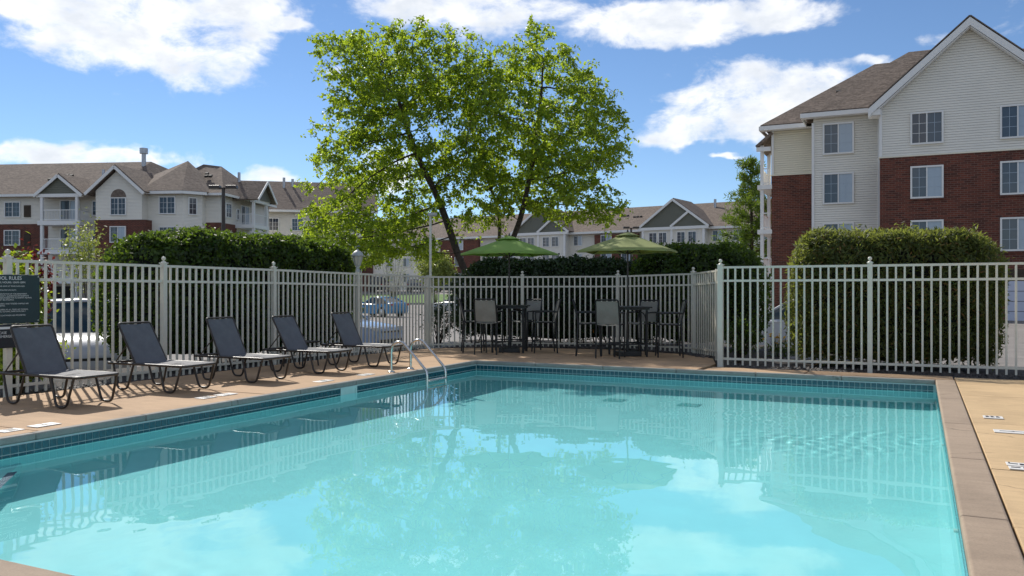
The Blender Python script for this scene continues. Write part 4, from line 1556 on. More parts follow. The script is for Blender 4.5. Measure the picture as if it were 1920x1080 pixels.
def build_birch():
    k = 25.0 / 1580

    def q(px, py, d=0.0):
        return np.array([(px - 900) * k, d, 1.34 + (541 - py) * k + 0.30])
    root = empty("birch_tree", (-11.53, 22.12, -0.30), YAW, "tall multi-stemmed birch with a wide sunlit crown behind the umbrella tables", "tree")
    seeds = [(-1, [q(888, 580), q(872, 540), q(858, 505), q(846, 475, -.1), q(836, 445, -.1), q(826, 415, -.2), q(815, 385, -.2), q(802, 355, -.3), q(786, 325, -.3), q(772, 292, -.4), q(758, 255, -.4), q(745, 215, -.5), q(735, 175, -.5)]),
             (0, [q(905, 540, .2), q(915, 500, .3), q(923, 460, .4), q(925, 420, .5), q(920, 385, .6), q(908, 350, .7), q(895, 315, .7), q(885, 280, .8), q(872, 240, .9), q(862, 200, .9)]),
             (0, [q(912, 535, -.1), q(930, 495, -.2), q(948, 455, -.3), q(962, 418, -.3), q(972, 380, -.3), q(980, 340, -.2), q(988, 300, -.1), q(994, 255, 0), q(999, 210, 0), q(1004, 165, .1), q(1006, 120, .1)])]
    lobes = [(725, 120, 118, 82), (690, 215, 100, 80), (800, 220, 100, 110), (655, 315, 92, 80), (745, 345, 105, 85), (618, 405, 72, 58), (690, 430, 80, 52),
             (590, 245, 34, 22), (612, 95, 36, 42), (660, 70, 50, 38), (985, 115, 95, 82), (1062, 225, 105, 92), (950, 240, 80, 100), (1098, 310, 72, 62), (1000, 330, 110, 70),
             (1150, 215, 32, 52), (1092, 120, 46, 40), (880, 165, 60, 70), (875, 300, 75, 80), (1060, 390, 80, 34), (590, 455, 42, 34), (1120, 405, 46, 24), (840, 90, 50, 45), (985, 55, 34, 30), (560, 350, 20, 14), (770, 70, 70, 34), (900, 400, 60, 30), (600, 480, 52, 28), (675, 482, 62, 26), (1150, 370, 30, 26), (1165, 290, 22, 34), (640, 440, 80, 46), (725, 450, 72, 44), (560, 430, 26, 40), (785, 470, 40, 28), (890, 235, 75, 90), (865, 330, 60, 60), (860, 140, 40, 50)]
    att = []
    for (x, y, rx, ry) in lobes:
        if y - ry < 95:
            y, ry = y + 20, ry * 0.88
        if x > 1040:
            x -= 14
        elif x < 640:
            x += 6
        n = int(rx * ry / 17) + 10
        dep = max(0.5, min(3.0, rx * k * 1.55))
        off = rng.uniform(-1.6, 0.8)
        v = rng.normal(size=(n, 3))
        v /= np.linalg.norm(v, axis=1, keepdims=True)
        v *= rng.uniform(0, 1, (n, 1)) ** 0.42
        for a in v:
            p = q(x + a[0] * rx, y + a[2] * ry, off + a[1] * dep)
            if mnoise.noise(Vector(p) * 0.75) > -0.24:
                att.append(p)
    nodes, par = colonise(seeds, att, 0.20, 2.6, 0.27, 120)
    n = len(nodes)
    kids = [[] for _ in range(n)]
    for i, p in enumerate(par):
        if p >= 0:
            kids[p].append(i)
    rad = np.zeros(n)
    for i in range(n - 1, -1, -1):
        rad[i] = 0.0052 if not kids[i] else (sum(rad[c] ** 2.25 for c in kids[i])) ** (1 / 2.25)
    rad = np.minimum(rad, 0.17)
    rad = np.where(rad > 0.05, rad * (1 + 0.35 * np.clip((rad - 0.05) / 0.05, 0, 1)), rad)
    # limbs as tapered tubes
    limbs, twigs = MB(), MB()
    for i in range(n):
        p = par[i]
        if p < 0:
            continue
        big = rad[i] > 0.028
        (limbs if big else twigs).tube([nodes[p], nodes[i]], [max(rad[i], min(rad[p], rad[i] * 1.25)), rad[i]], 8 if rad[i] > 0.05 else 4, False)
    t = limbs.build("trunk", 'bark', root)
    twigs.build("branches", 'bark', t)
    thin = np.where(rad < 0.0135)[0]
    thin = np.array([i for i in thin if nodes[i][2] > 1.4])
    per = 11
    nspray = 7200
    pick = rng.choice(thin, nspray)
    base = nodes[pick] + rng.normal(0, 0.03, (nspray, 3))
    d_ = rng.normal(0, 1, (nspray, 3)) * np.array([1, 1, 0.55])
    d_ /= np.linalg.norm(d_, axis=1, keepdims=True)
    ln = rng.uniform(0.16, 0.42, (nspray, 1))
    t_ = np.linspace(0.08, 1.0, per)[None, :, None]
    path = base[:, None] + d_[:, None] * ln[:, None] * t_ + np.array([0, 0, -1.0]) * (0.32 * ln[:, None] * t_ ** 1.8)
    tw = MB()
    for k_ in range(0, nspray, 2):
        tw.tube([base[k_], path[k_, per // 2], path[k_, -1]], [0.004, 0.003, 0.0015], 3, False)
    tw.build("twigs", 'bark', t)
    P = (path + rng.normal(0, 0.030, path.shape)).reshape(-1, 3)
    nn = rng.normal(size=P.shape) * 0.5 + np.array([0, 0, 0.6])
    link("crown", leaves_mesh("crown", P, nn, 0.104, 0.66, 'birch', droop=0.9, spread=0.7), root)
    print("birch nodes", n, "thin", len(thin), "leaves", len(P))


build_birch()


def build_pine():
    x, y = -10.65, 60.5
    root = empty("pine_tree", (x, y, -0.3), 0, "soft green pine beside the brick building's balconies", "tree")
    H = 11.0
    MB().tube([(0, 0, 0), (0.1, 0, H * 0.5), (0, 0, H)], [0.2, 0.12, 0.02], 8).build("trunk", 'bark', root)
    br = MB()
    pts = []
    z = 1.6
    while z < H - 0.3:
        reach = 3.3 * (1 - z / H) ** 0.75 + 0.3
        for k in range(4):
            a_ = random.uniform(0, 6.28)
            L = reach * random.uniform(0.55, 1.15)
            up = random.uniform(0.05, 0.4)
            tip = Vector((math.cos(a_) * L, math.sin(a_) * L, z + L * up))
            br.tube([(0, 0, z), tuple(tip * 0.6 + Vector((0, 0, z * 0.4 - 0.05))), tuple(tip)], [0.035, 0.02, 0.006], 4)
            m_ = int(24 * L) + 10
            t = rng.uniform(0.3, 1.05, m_)
            base = np.array([0, 0, z])
            q = base + (np.array(tip) - base) * t[:, None] + rng.normal(0, 0.12, (m_, 3))
            pts.append(q)
        z += 0.42
    br.build("branches", 'bark', root)
    P = np.concatenate(pts)
    P = np.repeat(P, 3, 0) + rng.normal(0, 0.06, (len(P) * 3, 3))
    nn = rng.normal(size=P.shape)
    link("crown", leaves_mesh("crown", P, nn, 0.34, 0.20, 'pine', droop=-0.5, spread=0.8), root)


build_pine()


# ------------------------------------------------------------------ vehicles
def make_car(name, loc, rz, kind, paint, label, group="vehicles in the car park"):
    """nose towards +x"""
    root = empty(name, (loc[0], loc[1], ground_z(*loc) + 0.002), rz, label, "suv" if kind == 'suv' else "car", group)
    pm, nt, p = new_mat("paint_" + name)
    p.inputs['Base Color'].default_value = (*paint, 1)
    p.inputs['Roughness'].default_value = 0.32
    p.inputs['Coat Weight'].default_value = 0.7
    p.inputs['Coat Roughness'].default_value = 0.04
    if kind == 'suv':
        L, W, H, belt, hood, deck, wr = 4.55, 0.90, 1.72, 1.06, 1.02, 1.06, 0.36
        glass = (0.92, 0.30, -1.95, -2.16)
        front_ax, rear_ax = 1.38, -1.32
    elif kind == 'coupe':
        L, W, H, belt, hood, deck, wr = 4.4, 0.89, 1.36, 0.90, 0.84, 0.98, 0.33
        glass = (0.75, -0.05, -1.0, -1.85)
        front_ax, rear_ax = 1.36, -1.26
    else:
        L, W, H, belt, hood, deck, wr = 4.7, 0.90, 1.45, 0.94, 0.86, 0.98, 0.33
        glass = (0.98, 0.22, -1.05, -1.72)
        front_ax, rear_ax = 1.42, -1.36
    f, b = L / 2, -L / 2
    prof = [(f - 0.06, 0.24), (f, 0.38), (f - 0.01, 0.58), (f - 0.10, 0.74), (f - 0.35, hood - 0.06), (f - 0.8, hood), (glass[0], belt),
            (0.0, belt + 0.01), (glass[3] + 0.02, belt + 0.02), (b + 0.35, deck), (b + 0.08, deck - 0.05), (b + 0.01, 0.72), (b, 0.45), (b + 0.08, 0.26)]
    low = []
    for ax in (rear_ax, front_ax):
        ra = wr + 0.055
        low.append((ax - ra - 0.02, 0.22))
        for k in range(9):
            a_ = math.pi - math.pi * k / 8
            low.append((ax + ra * math.cos(a_), max(0.23, wr + ra * math.sin(a_) * 1.0)))
        low.append((ax + ra + 0.02, 0.22))
    prof = prof + low                                     # closes along the sill from tail to nose
    n = len(prof)

    def ring(y, shrink):
        out = []
        for (x, z) in prof:
            t = max(0, (abs(x) - f * 0.55) / (f * 0.45))
            wy = y * (1 - 0.14 * t * t)
            zz = z if z < 0.3 else z - shrink * (0.4 if z < belt - 0.1 else 1.0)
            xx = x * (1 - shrink * 0.5)
            tumble = 1 - 0.05 * max(0, (z - 0.55)) if abs(y) > 0.5 else 1
            out.append((xx, wy * tumble, zz))
        return out
    rings = [ring(-W, 0.06), ring(-W * 0.93, 0.015), ring(-W * 0.5, -0.015), ring(W * 0.5, -0.015), ring(W * 0.93, 0.015), ring(W, 0.06)]
    mb = MB()
    mb.add([q for r_ in rings for q in r_], [(i * n + k, (i + 1) * n + k, (i + 1) * n + (k + 1) % n, i * n + (k + 1) % n) for i in range(5) for k in range(n)], True)
    mb.add(rings[0], [tuple(range(n))])
    mb.add(rings[5], [tuple(range(n - 1, -1, -1))])
    body = mb.build("body", pm, root)
    # cabin: glass faces with painted roof and pillars
    g0, g1, g2, g3 = glass
    wb, wt = W * 0.88, W * 0.70
    lowc = [(g0, wb * 0.86), (g3, wb * 0.9)]
    B = {}
    for s in (-1, 1):
        B['a', s] = (g0, s * wb * 0.9, belt)
        B['b', s] = (g3, s * wb * 0.92, belt + 0.02)
        B['A', s] = (g1, s * wt, H - 0.05)
        B['B', s] = (g2, s * wt, H - 0.06)
        mx = (g1 + g2) / 2
        B['m', s] = ((g0 + g3) / 2, s * wb, belt)
        B['M', s] = (mx, s * wt * 1.03, H - 0.03)
    gl = MB()
    gl.poly([B['a', 1], B['a', -1], B['A', -1], B['A', 1]])
    gl.poly([B['b', -1], B['b', 1], B['B', 1], B['B', -1]])
    for s in (-1, 1):
        q = [B['a', s], B['A', s], B['M', s], B['m', s]]
        q2 = [B['m', s], B['M', s], B['B', s], B['b', s]]
        gl.poly(q if s > 0 else q[::-1])
        gl.poly(q2 if s > 0 else q2[::-1])
    gl.build("windows", 'carglass', root)
    rf = MB()
    rr = []
    for (x, hw, z) in ((g1 + 0.03, wt, H - 0.05), (g1 - 0.25, wt * 1.0, H - 0.005), ((g1 + g2) / 2, wt * 1.02, H), (g2 + 0.2, wt, H - 0.02), (g2 - 0.03, wt, H - 0.06)):
        rr.append([(x, -hw - 0.02, z - 0.05), (x, -hw * 0.85, z), (x, 0, z + 0.025), (x, hw * 0.85, z), (x, hw + 0.02, z - 0.05)])
    rf.add([q for r_ in rr for q in r_], [(i * 5 + k, i * 5 + k + 1, (i + 1) * 5 + k + 1, (i + 1) * 5 + k) for i in range(4) for k in range(4)], True)
    roof = rf.build("roof", pm, root)
    so = roof.modifiers.new("thick", 'SOLIDIFY')
    so.thickness = 0.03
    for s in (-1, 1):
        for a_, b_ in (('a', 'A'), ('m', 'M'), ('b', 'B')):
            MB().tube([B[a_, s], B[b_, s]], 0.035 if a_ != 'b' else 0.07, 6).build("pillar", pm, root)
    if kind == 'suv':
        for s in (-1, 1):
            MB().tube(rounded_path([(g1 - 0.1, s * wt * 0.9, H - 0.01), (g1 - 0.2, s * wt * 0.9, H + 0.06), (g2 + 0.3, s * wt * 0.9, H + 0.06), (g2 + 0.2, s * wt * 0.9, H - 0.01)], 0.06), 0.016, 6).build("roof_rail", 'black', roof)
    for ax in (front_ax, rear_ax):
        for s in (-1, 1):
            wh = MB().tube([(ax, s * (W - 0.20), wr), (ax, s * (W - 0.005), wr)], wr, 20).build("wheel", 'rubber', root)
            rim = MB()
            rim.lathe([(wr * 0.66, 0.0), (wr * 0.62, 0.012), (wr * 0.15, 0.022), (0.0, 0.024)], (0, 0, 0), 16)
            ro = rim.build("rim", 'alloy', wh, (ax, s * (W - 0.004), wr))
            ro.rotation_euler = (-s * math.pi / 2, 0, 0)
    for s in (-1, 1):
        hl = MB().box((f - 0.16, s * W * 0.70, 0.70 if kind != 'suv' else 0.80), (0.22, 0.26, 0.14), rz=-s * 0.45).build("headlight", 'lens_c', root)
        bevel(hl, 0.03)
        if kind == 'suv':
            MB().box((f - 0.22, s * W * 0.85, 0.80), (0.14, 0.07, 0.16), rz=-s * 0.6).build("indicator", 'lens_o', hl)
        tl = MB().box((b + 0.10, s * W * 0.70, 0.84), (0.12, 0.34, 0.12), rz=s * 0.35).build("taillight", 'lens_r', root)
        bevel(tl, 0.02)
        MB().box((g0 - 0.18, s * (W + 0.06), belt + 0.06), (0.10, 0.18, 0.12)).build("mirror", pm, root)
    MB().box((f - 0.035, 0, 0.56), (0.08, W * 1.05, 0.16)).build("grille", 'black', root)
    MB().box((f - 0.02, 0, 0.34), (0.08, W * 1.3, 0.10)).build("air_intake", 'black', root)
    MB().box((b + 0.02, 0, 0.60), (0.05, 0.5, 0.12)).build("number_plate", 'white', root)
    return root


make_car("white_suv", (-15.9, 12.0), R(-34), 'suv', (0.40, 0.41, 0.43), "white suv parked nose-in behind the fence near the rules sign")
make_car("silver_blue_sedan", (-17.0, 21.75), R(0), 'sedan', (0.24, 0.33, 0.50), "silver blue car parked nose-in behind the fence by the lantern")
make_car("blue_coupe", (-33.5, 48.2), R(168), 'coupe', (0.015, 0.20, 0.42), "bright blue coupe parked across the car park with its tail towards the fence")
make_car("black_suv", (-55.4, 79.8), R(115), 'suv', (0.012, 0.014, 0.022), "black suv parked on the road above the blue coupe's roof")
make_car("dark_sedan", (-52.2, 82.6), R(115), 'sedan', (0.02, 0.022, 0.03), "dark sedan parked between the black suv and the navy suv beyond the lawn")
make_car("navy_suv", (-48.6, 83.5), R(185), 'suv', (0.008, 0.012, 0.03), "navy suv on the road beyond the lawn, left of the birch trunk")
make_car("grey_sedan", (-31.6, 56.5), R(170), 'sedan', (0.32, 0.33, 0.35), "pale grey car half hidden by the hedge near the lawn's end")
make_car("silver_sedan", (-3.05, 24.6), R(182), 'sedan', (0.52, 0.54, 0.57), "silver car seen between the two hedges before the brick building")


# ------------------------------------------------------------------ buildings
_win = {}


def wmesh(key, fn):
    if key not in _win:
        _win[key] = fn()
    return _win[key]


def window(parent, u, w, z, W, H, style='slider', face=0.0):
    """a slider: white frame, two panes, muntins; outward is local -y"""
    t = 0.085

    def frame():
        mb = MB()
        for s in (-1, 1):
            mb.box((s * (W / 2 - t / 2), -0.03, 0), (t, 0.12, H))
            mb.box((0, -0.03, s * (H / 2 - t / 2)), (W - 2 * t, 0.12, t))
        if style != 'single':
            mb.box((0, -0.02, 0), (0.06, 0.09, H - 2 * t))
        return mb.mesh("window", 'white')
    o = link("window", wmesh(('f', W, H, style), frame), parent, (u, w, z), face)
    iw, ih = W - 2 * t, H - 2 * t
    halves = [(0, iw)] if style == 'single' else [(-iw / 4 - 0.015, iw / 2 - 0.03), (iw / 4 + 0.015, iw / 2 - 0.03)]
    for i, (c, pw) in enumerate(halves):
        m = {'slider': ('wpane2', 'wblind'), 'dark': ('wpane', 'wpane'), 'single': ('wpane',), 'door': ('wpane2', 'wblind'), 'mixed': ('wpane', 'wpane2')}[style][i]
        link("pane", wmesh(('p', round(pw, 3), round(ih, 3), m), lambda: MB().box((0, 0, 0), (pw, 0.02, ih)).mesh("pane", m)), o, (c, -0.012, 0))
        if style != 'door':
            def mun():
                mb = MB()
                mb.box((0, 0, 0), (0.02, 0.012, ih))
                for s in (-1, 1):
                    mb.box((0, -0.0005, s * ih / 6), (pw, 0.012, 0.02))
                return mb.mesh("muntin", 'white' if m == 'wpane' else 'wblind')
            link("muntin", wmesh(('m', round(pw, 3), round(ih, 3), m), mun), o, (c, -0.029, 0))
    return o


def railing(parent, a, b, z, h=1.0, post_w=0.04):
    mb = MB()
    va, vb = Vector(a), Vector(b)
    d = vb - va
    ang = math.atan2(d.y, d.x)
    mid = (va + vb) / 2
    for zz in (z + h, z + 0.12):
        mb.box((mid.x, mid.y, zz), (d.length, 0.06, 0.06), rz=ang)
    n = int(d.length / 0.14)
    for k in range(1, n):
        q = va + d * k / n
        mb.box((q.x, q.y, z + h / 2 + 0.06), (0.025, 0.025, h - 0.18), rz=ang)
    return mb.build("railing", 'white', parent)


def vents(parent, pts):
    for (u, w, z) in pts:
        MB().box((u, w, z + 0.10), (0.3, 0.3, 0.2), rx=0.5).build("roof_vent", 'dark', parent)


def stack(parent, u, w, z, h, r_, cap=True):
    mb = MB().tube([(u, w, z), (u, w, z + h)], r_, 10)
    if cap:
        mb.tube([(u, w, z + h - 0.05), (u, w, z + h + 0.5)], r_ * 1.9, 10)
    return mb.build("flue", 'vent', parent)


def right_building():
    ox, oy = 2.28, 48.0
    r_ = empty("brick_apartment_building", (ox, oy, 0), 0, "four storey apartment block of cream siding over red brick with a tall gable", "building")

    def L(x, y, z):
        return (x - ox, y - oy, z)

    def bx(name, m, x0, x1, y0, y1, z0, z1, parent=r_):
        return MB().ext(x0 - ox, x1 - ox, y0 - oy, y1 - oy, z0, z1).build(name, m, parent)
    G = -0.6
    # left wing, middle bay, gabled front
    bx("wall", 'siding', -7.98, 14, 52.7, 63, G, 11.0)
    bx("wall", 'siding_c', -5.35, -1.2, 50.0, 53.5, G, 10.98)
    gw = MB()
    for y in (48.0, 57.5):
        pass
    pent = [(-1.78 - ox, G), (6.34 - ox, G), (6.34 - ox, 10.9), (0, 14.42), (-1.78 - ox, 10.9)]
    n = 5
    vs_ = [(x, 0.0, z) for x, z in pent] + [(x, 9.5, z) for x, z in pent]
    gw.add(vs_, [(0, 1, 2, 3, 4), (9, 8, 7, 6, 5)] + [(i, n + i, n + (i + 1) % n, (i + 1) % n) for i in range(n)])
    gw.build("gable_wall", 'siding_c', r_)
    bx("brick_facing", 'brick', -1.84, 6.40, 47.94, 49.9, G, 8.10)
    bx("brick_facing", 'brick', -8.03, -5.40, 52.64, 58, G, 8.10)
    bx("ledge", 'siding', -1.88, 6.44, 47.90, 49.95, 8.103, 8.18)
    bx("ledge", 'siding', -8.07, -5.36, 52.60, 58.0, 8.103, 8.17)
    for x, y, z0, z1 in ((-1.80, 47.985, 8.18, 10.9), (6.30, 47.985, 8.18, 10.9), (-5.36, 49.985, G, 10.6), (-1.95, 49.985, 0, 10.6), (-7.96, 52.685, 8.17, 10.8)):
        bx("corner_board", 'white', x - 0.07, x + 0.07, y - 0.035, y + 0.1, z0, z1)
    # windows
    for z, st in ((9.52, 'mixed'), (6.75, 'slider'), (3.98, 'slider')):
        wl = 47.99 if z > 8 else 47.925
        for x in (0.36, 4.36):
            window(r_, x - ox, wl - oy, z, 1.52, 1.66, 'slider' if x > 3 else st)
        window(r_, -4.03 - ox, 49.99 - oy, z + 0.12, 1.62, 1.74, 'slider')
    for z in (6.75, 3.98):
        for x in (0.36, 4.36):
            bx("sill", 'brick', x - 0.82, x + 0.82, 47.87, 47.938, z - 0.92, z - 0.835)
    gd = bx("garage_door", 'garage', 3.86, 6.30, 47.90, 47.935, -0.30, 1.68)
    for k in range(1, 4):
        bx("panel_groove", 'dark', 3.86, 6.30, 47.893, 47.8995, -0.30 + k * 0.495 - 0.012, -0.30 + k * 0.495 + 0.012, gd)
    bx("garage_lintel", 'stem', 3.6, 6.36, 47.90, 47.9395, 1.70, 2.25)
    # roofs
    def roof(name, polys, th=0.16):
        mb = MB()
        for p in polys:
            mb.slab([L(*q) for q in p], th)
        return mb.build(name, 'shingle', r_)
    s = 4.4 / 5.8
    main = roof("roof", [[(-8.6, 52.15, 11.12), (14, 52.15, 11.12), (14, 58, 15.5), (-2.53, 58, 15.5)],
                         [(-8.6, 63.85, 11.12), (-8.6, 52.15, 11.12), (-2.53, 58, 15.5)],
                         [(14, 63.85, 11.12), (-8.6, 63.85, 11.12), (-2.53, 58, 15.5), (14, 58, 15.5)]])
    roof("bay_roof", [[(-5.95, 49.5, 11.15), (1.0, 49.5, 11.15), (1.0, 54.9, 15.25), (-0.55, 54.9, 15.25)],
                      [(-5.95, 56.0, 11.15), (-5.95, 49.5, 11.15), (-0.55, 54.9, 15.25)]])
    pk, ev = 14.86, 10.72
    roof("gable_roof", [[(-2.36, 47.5, ev), (2.28, 47.5, pk), (2.28, 57, pk), (-2.36, 57, ev)][::-1],
                        [(6.92, 47.5, ev), (2.28, 47.5, pk), (2.28, 57, pk), (6.92, 57, ev)]], 0.05)
    # white rake boards, fascia and soffits
    for sgn in (-1, 1):
        d = Vector((4.64, 0, pk - ev))
        ln = d.length
        an = math.atan2(pk - ev, 4.64)
        rb = MB()
        a0, a1 = L(2.28, 47.47, pk - 0.075), L(2.28 + sgn * 4.66, 47.47, ev - 0.075)
        for y_ in (0, 0.06):
            rb.v += [(a0[0], a0[1] + y_, a0[2]), (a1[0], a1[1] + y_, a1[2]), (a1[0], a1[1] + y_, a1[2] - 0.40), (a0[0], a0[1] + y_, a0[2] - 0.40)]
        rb.f = [(0, 1, 2, 3), (7, 6, 5, 4), (0, 4, 5, 1), (1, 5, 6, 2), (2, 6, 7, 3), (3, 7, 4, 0)]
        rb.sm = [False] * 6
        rb.build("rake_board", 'white', r_)
        c2 = Vector((2.28 + sgn * 2.30, 47.76, (pk + ev) / 2 - 0.50))
        MB().box(L(*c2), (ln + 0.05, 0.44, 0.04), ry=sgn * an).build("soffit", 'white', r_)
    bx("eave_return", 'white', -2.36, -1.80, 47.55, 48.6, 10.32, 10.60)
    bx("fascia", 'white', -5.97, -2.30, 49.44, 49.50, 10.84, 11.08)
    bx("soffit", 'white', -5.95, -1.9, 49.50, 49.98, 10.84, 10.88)
    bx("fascia", 'white', -5.99, -5.94, 49.50, 52.10, 10.84, 11.08)
    bx("fascia", 'white', -8.62, -5.97, 52.08, 52.14, 10.80, 11.05)
    bx("soffit", 'white', -8.6, -5.40, 52.14, 52.69, 10.80, 10.84)
    bx("fascia", 'white', -8.68, -8.62, 52.10, 63.8, 10.80, 11.05)
    vents(main, [L(-4.4, 55.0, 13.2), L(-3.9, 55.0, 13.2)])
    # stacked balconies on the end wall
    for x, y in ((-8.60, 52.85), (-8.72, 56.2)):
        MB().box(L(x, y, 4.7), (0.2, 0.2, 10.6)).build("column", 'white', r_)
    for z in (7.32, 4.62, 1.9):
        sl = bx("balcony_floor", 'white', -8.85, -7.99, 52.6, 56.6, z, z + 0.26)
        railing(sl, L(-8.66, 52.95, 0), L(-8.78, 56.1, 0), z + 0.26)
        railing(sl, L(-8.5, 52.76, 0), L(-8.08, 52.76, 0), z + 0.26)
    pr = MB().slab([L(-8.95, 52.4, 9.95), L(-8.0, 52.4, 10.75), L(-8.0, 56.8, 10.75), L(-8.95, 56.8, 9.95)], 0.14)
    pr.build("balcony_roof", 'shingle', r_)
    bx("balcony_beam", 'white', -8.88, -8.05, 52.45, 52.62, 9.62, 9.86)


right_building()


def left_building():
    O = Vector((-78.563, 50.897, 0))
    r_ = empty("gabled_apartment_building", O, R(19.18), "long cream apartment block with porches, gables and brown roof beyond the car park", "building")

    def bx(name, m, u0, u1, w0, w1, z0, z1, parent=r_):
        return MB().ext(u0, u1, w0, w1, z0, z1).build(name, m, parent)
    G = -0.9
    bx("wall", 'siding_c', -16, 16.0, 0, 13, G, 10.1)
    bx("brick_facing", 'brick', -16, 4.9, -0.05, 0.2, G, 7.38)
    bx("fascia", 'white', -16, 10.4, -0.62, -0.55, 9.93, 10.17)
    for (u, z) in ((1.31, 8.77), (1.31, 6.09), (1.31, 3.4), (-4.5, 8.77), (-4.5, 6.09)):
        window(r_, u, -0.01 if z > 8 else -0.06, z, 1.64, 1.48, 'mixed')
    for z in (8.6, 5.9):
        bx("wall_grille", 'stem', 2.5, 3.16, -0.09, -0.052 if z < 7 else -0.002, z - 0.56, z + 0.56)
    for z in (8.8, 6.12):
        window(r_, 9.85, -0.01, z, 0.95, 1.42, 'single')
        window(r_, 7.15, -0.01, z - 0.18, 2.0, 2.0, 'door')
    roof = MB()
    roof.slab([(-16, -0.6, 10.18), (11.3, -0.6, 10.18), (11.3, 6.8, 14.15), (-16, 6.8, 14.15)], 0.16)
    roof.slab([(14.5, 14, 10.18), (-16, 14, 10.18), (-16, 6.8, 14.15), (11.3, 6.8, 14.15)], 0.16)
    roof.slab([(11.3, -0.6, 10.18), (15.5, 6.8, 12.4), (14.5, 14, 10.18), (11.3, 6.8, 14.15)], 0.16)
    rf = roof.build("roof", 'shingle', r_)
    vents(rf, [(4.2 + k * 0.45, 3.2, 12.25) for k in range(3)] + [(3.4 + k * 0.45, 2.4, 11.8) for k in range(3)] + [(10.3 + k * .5, 4.0, 12.65) for k in range(3)])
    stack(rf, 11.1, 5.8, 13.5, 1.35, 0.21)
    stack(rf, 9.9, 0.9, 10.9, 1.65, 0.13, False)
    # porch with a sage gable
    por = []
    for u in (5.6, 9.05):
        MB().box((u, -1.8, 4.4), (0.24, 0.24, 10.6)).build("column", 'white', r_)
    for z in (7.12, 4.46, 1.75):
        sl = bx("balcony_floor", 'white', 5.25, 9.4, -1.98, -0.02, z, z + 0.38)
        railing(sl, (5.72, -1.85, 0), (8.93, -1.85, 0), z + 0.38)
        railing(sl, (9.05, -1.68, 0), (9.05, -0.1, 0), z + 0.38)
    bx("porch_beam", 'white', 5.1, 9.56, -1.98, -1.66, 9.68, 9.98)
    gf = MB()
    gf.add([(5.2, -1.9, 9.98), (9.46, -1.9, 9.98), (7.33, -1.9, 11.55), (5.2, -1.75, 9.98), (9.46, -1.75, 9.98), (7.33, -1.75, 11.55)], [(0, 1, 2), (5, 4, 3), (0, 2, 5, 3), (2, 1, 4, 5), (1, 0, 3, 4)])
    gf.build("porch_gable", 'siding_g', r_)

    def gable_roof(u0, u1, pk, ev, w0, w1, z_pk, th=0.14, name="gable_roof"):
        mb = MB()
        mb.slab([(u0, w0, ev), (u0, w1, ev), (pk, w1, z_pk), (pk, w0, z_pk)][::-1], th)
        mb.slab([(u1, w0, ev), (pk, w0, z_pk), (pk, w1, z_pk), (u1, w1, ev)][::-1], -th)
        o = mb.build(name, 'shingle', r_)
        for (ua) in (u0, u1):
            d = math.hypot(pk - ua, z_pk - ev)
            an = math.atan2(z_pk - ev, pk - ua)
            MB().box(((ua + pk) / 2, w0 - 0.02, (ev + z_pk) / 2 - 0.12), (d, 0.08, 0.26), ry=-an).build("rake_board", 'white', o)
        return o
    gable_roof(4.95, 9.7, 7.33, 9.88, -2.1, 3.6, 11.75)
    # projecting gabled bay with an arched window
    bay = MB()
    pent = [(11.0, G), (15.45, G), (15.45, 10.0), (13.05, 12.0), (11.0, 10.2)]
    vs_ = [(u, -2.0, z) for u, z in pent] + [(u, 4.0, z) for u, z in pent]
    bay.add(vs_, [(0, 1, 2, 3, 4), (9, 8, 7, 6, 5)] + [(i, 5 + i, 5 + (i + 1) % 5, (i + 1) % 5) for i in range(5)])
    bay.build("bay_wall", 'siding_c', r_)
    bx("brick_facing", 'brick', 10.95, 15.85, -2.05, -0.5, G, 7.52)
    gable_roof(10.2, 15.9, 13.05, 9.95, -2.45, 6.5, 12.42)
    window(r_, 13.2, -2.01, 8.75, 1.55, 1.62, 'dark')
    window(r_, 13.2, -2.06, 6.2, 1.55, 1.5, 'slider')
    ar = MB()
    pts = [(0.74 * math.cos(math.pi * k / 12), 0.74 * math.sin(math.pi * k / 12)) for k in range(13)]
    ar.add([(13.2 + x, -2.03, 9.58 + z) for x, z in pts] + [(13.2 + x, -2.0, 9.58 + z) for x, z in pts], [tuple(range(12, -1, -1))] + [(k, k + 1, 14 + k, 13 + k) for k in range(12)])
    ar.build("arched_panel", 'shingle', r_)
    # chamfered bay under a hip
    ch = [(15.42, -1.0), (18.85, -1.0), (20.05, 0.25), (20.05, 4.0), (15.42, 4.0)]
    MB().prism(ch, G, 10.1).build("bay_wall", 'siding_c', r_)
    for z in (8.9, 6.15):
        window(r_, 17.35, -1.01, z, 1.6, 1.62, 'dark')
        window(r_, 19.46, -0.40, z - 0.05, 0.8, 1.62, 'single', math.atan2(1.25, 1.2))
    hp = MB()
    ev = [(14.9, -1.55, 10.2), (19.05, -1.55, 10.2), (20.6, 0.05, 10.2), (20.6, 4.5, 10.2)]
    ap = (16.6, 4.2, 13.75)
    for k in range(3):
        hp.slab([ev[k], ev[k + 1], ap], 0.14)
    hp.slab([(13.0, 4.2, 12.4), ev[0], ap], 0.14)
    hp.build("hip_roof", 'shingle', r_)
    fa = MB()
    for (a, b) in ((ev[0], ev[1]), (ev[1], ev[2])):
        d = Vector(b) - Vector(a)
        m_ = (Vector(a) + Vector(b)) / 2
        fa.box((m_.x, m_.y, 10.03), (d.length, 0.08, 0.26), rz=math.atan2(d.y, d.x))
    fa.build("fascia", 'white', r_)
    # end block, whose side wall with a porch runs away from the viewer
    bx("wall", 'siding_c', 15.0, 21.4, 1.0, 12.4, G, 10.08)
    bx("brick_facing", 'brick', 20.06, 21.47, 0.93, 4.45, G, 7.45)
    bx("fascia", 'white', 20.2, 22.0, 0.42, 0.50, 9.93, 10.15)
    bx("fascia", 'white', 21.97, 22.05, 0.5, 13.0, 9.93, 10.15)
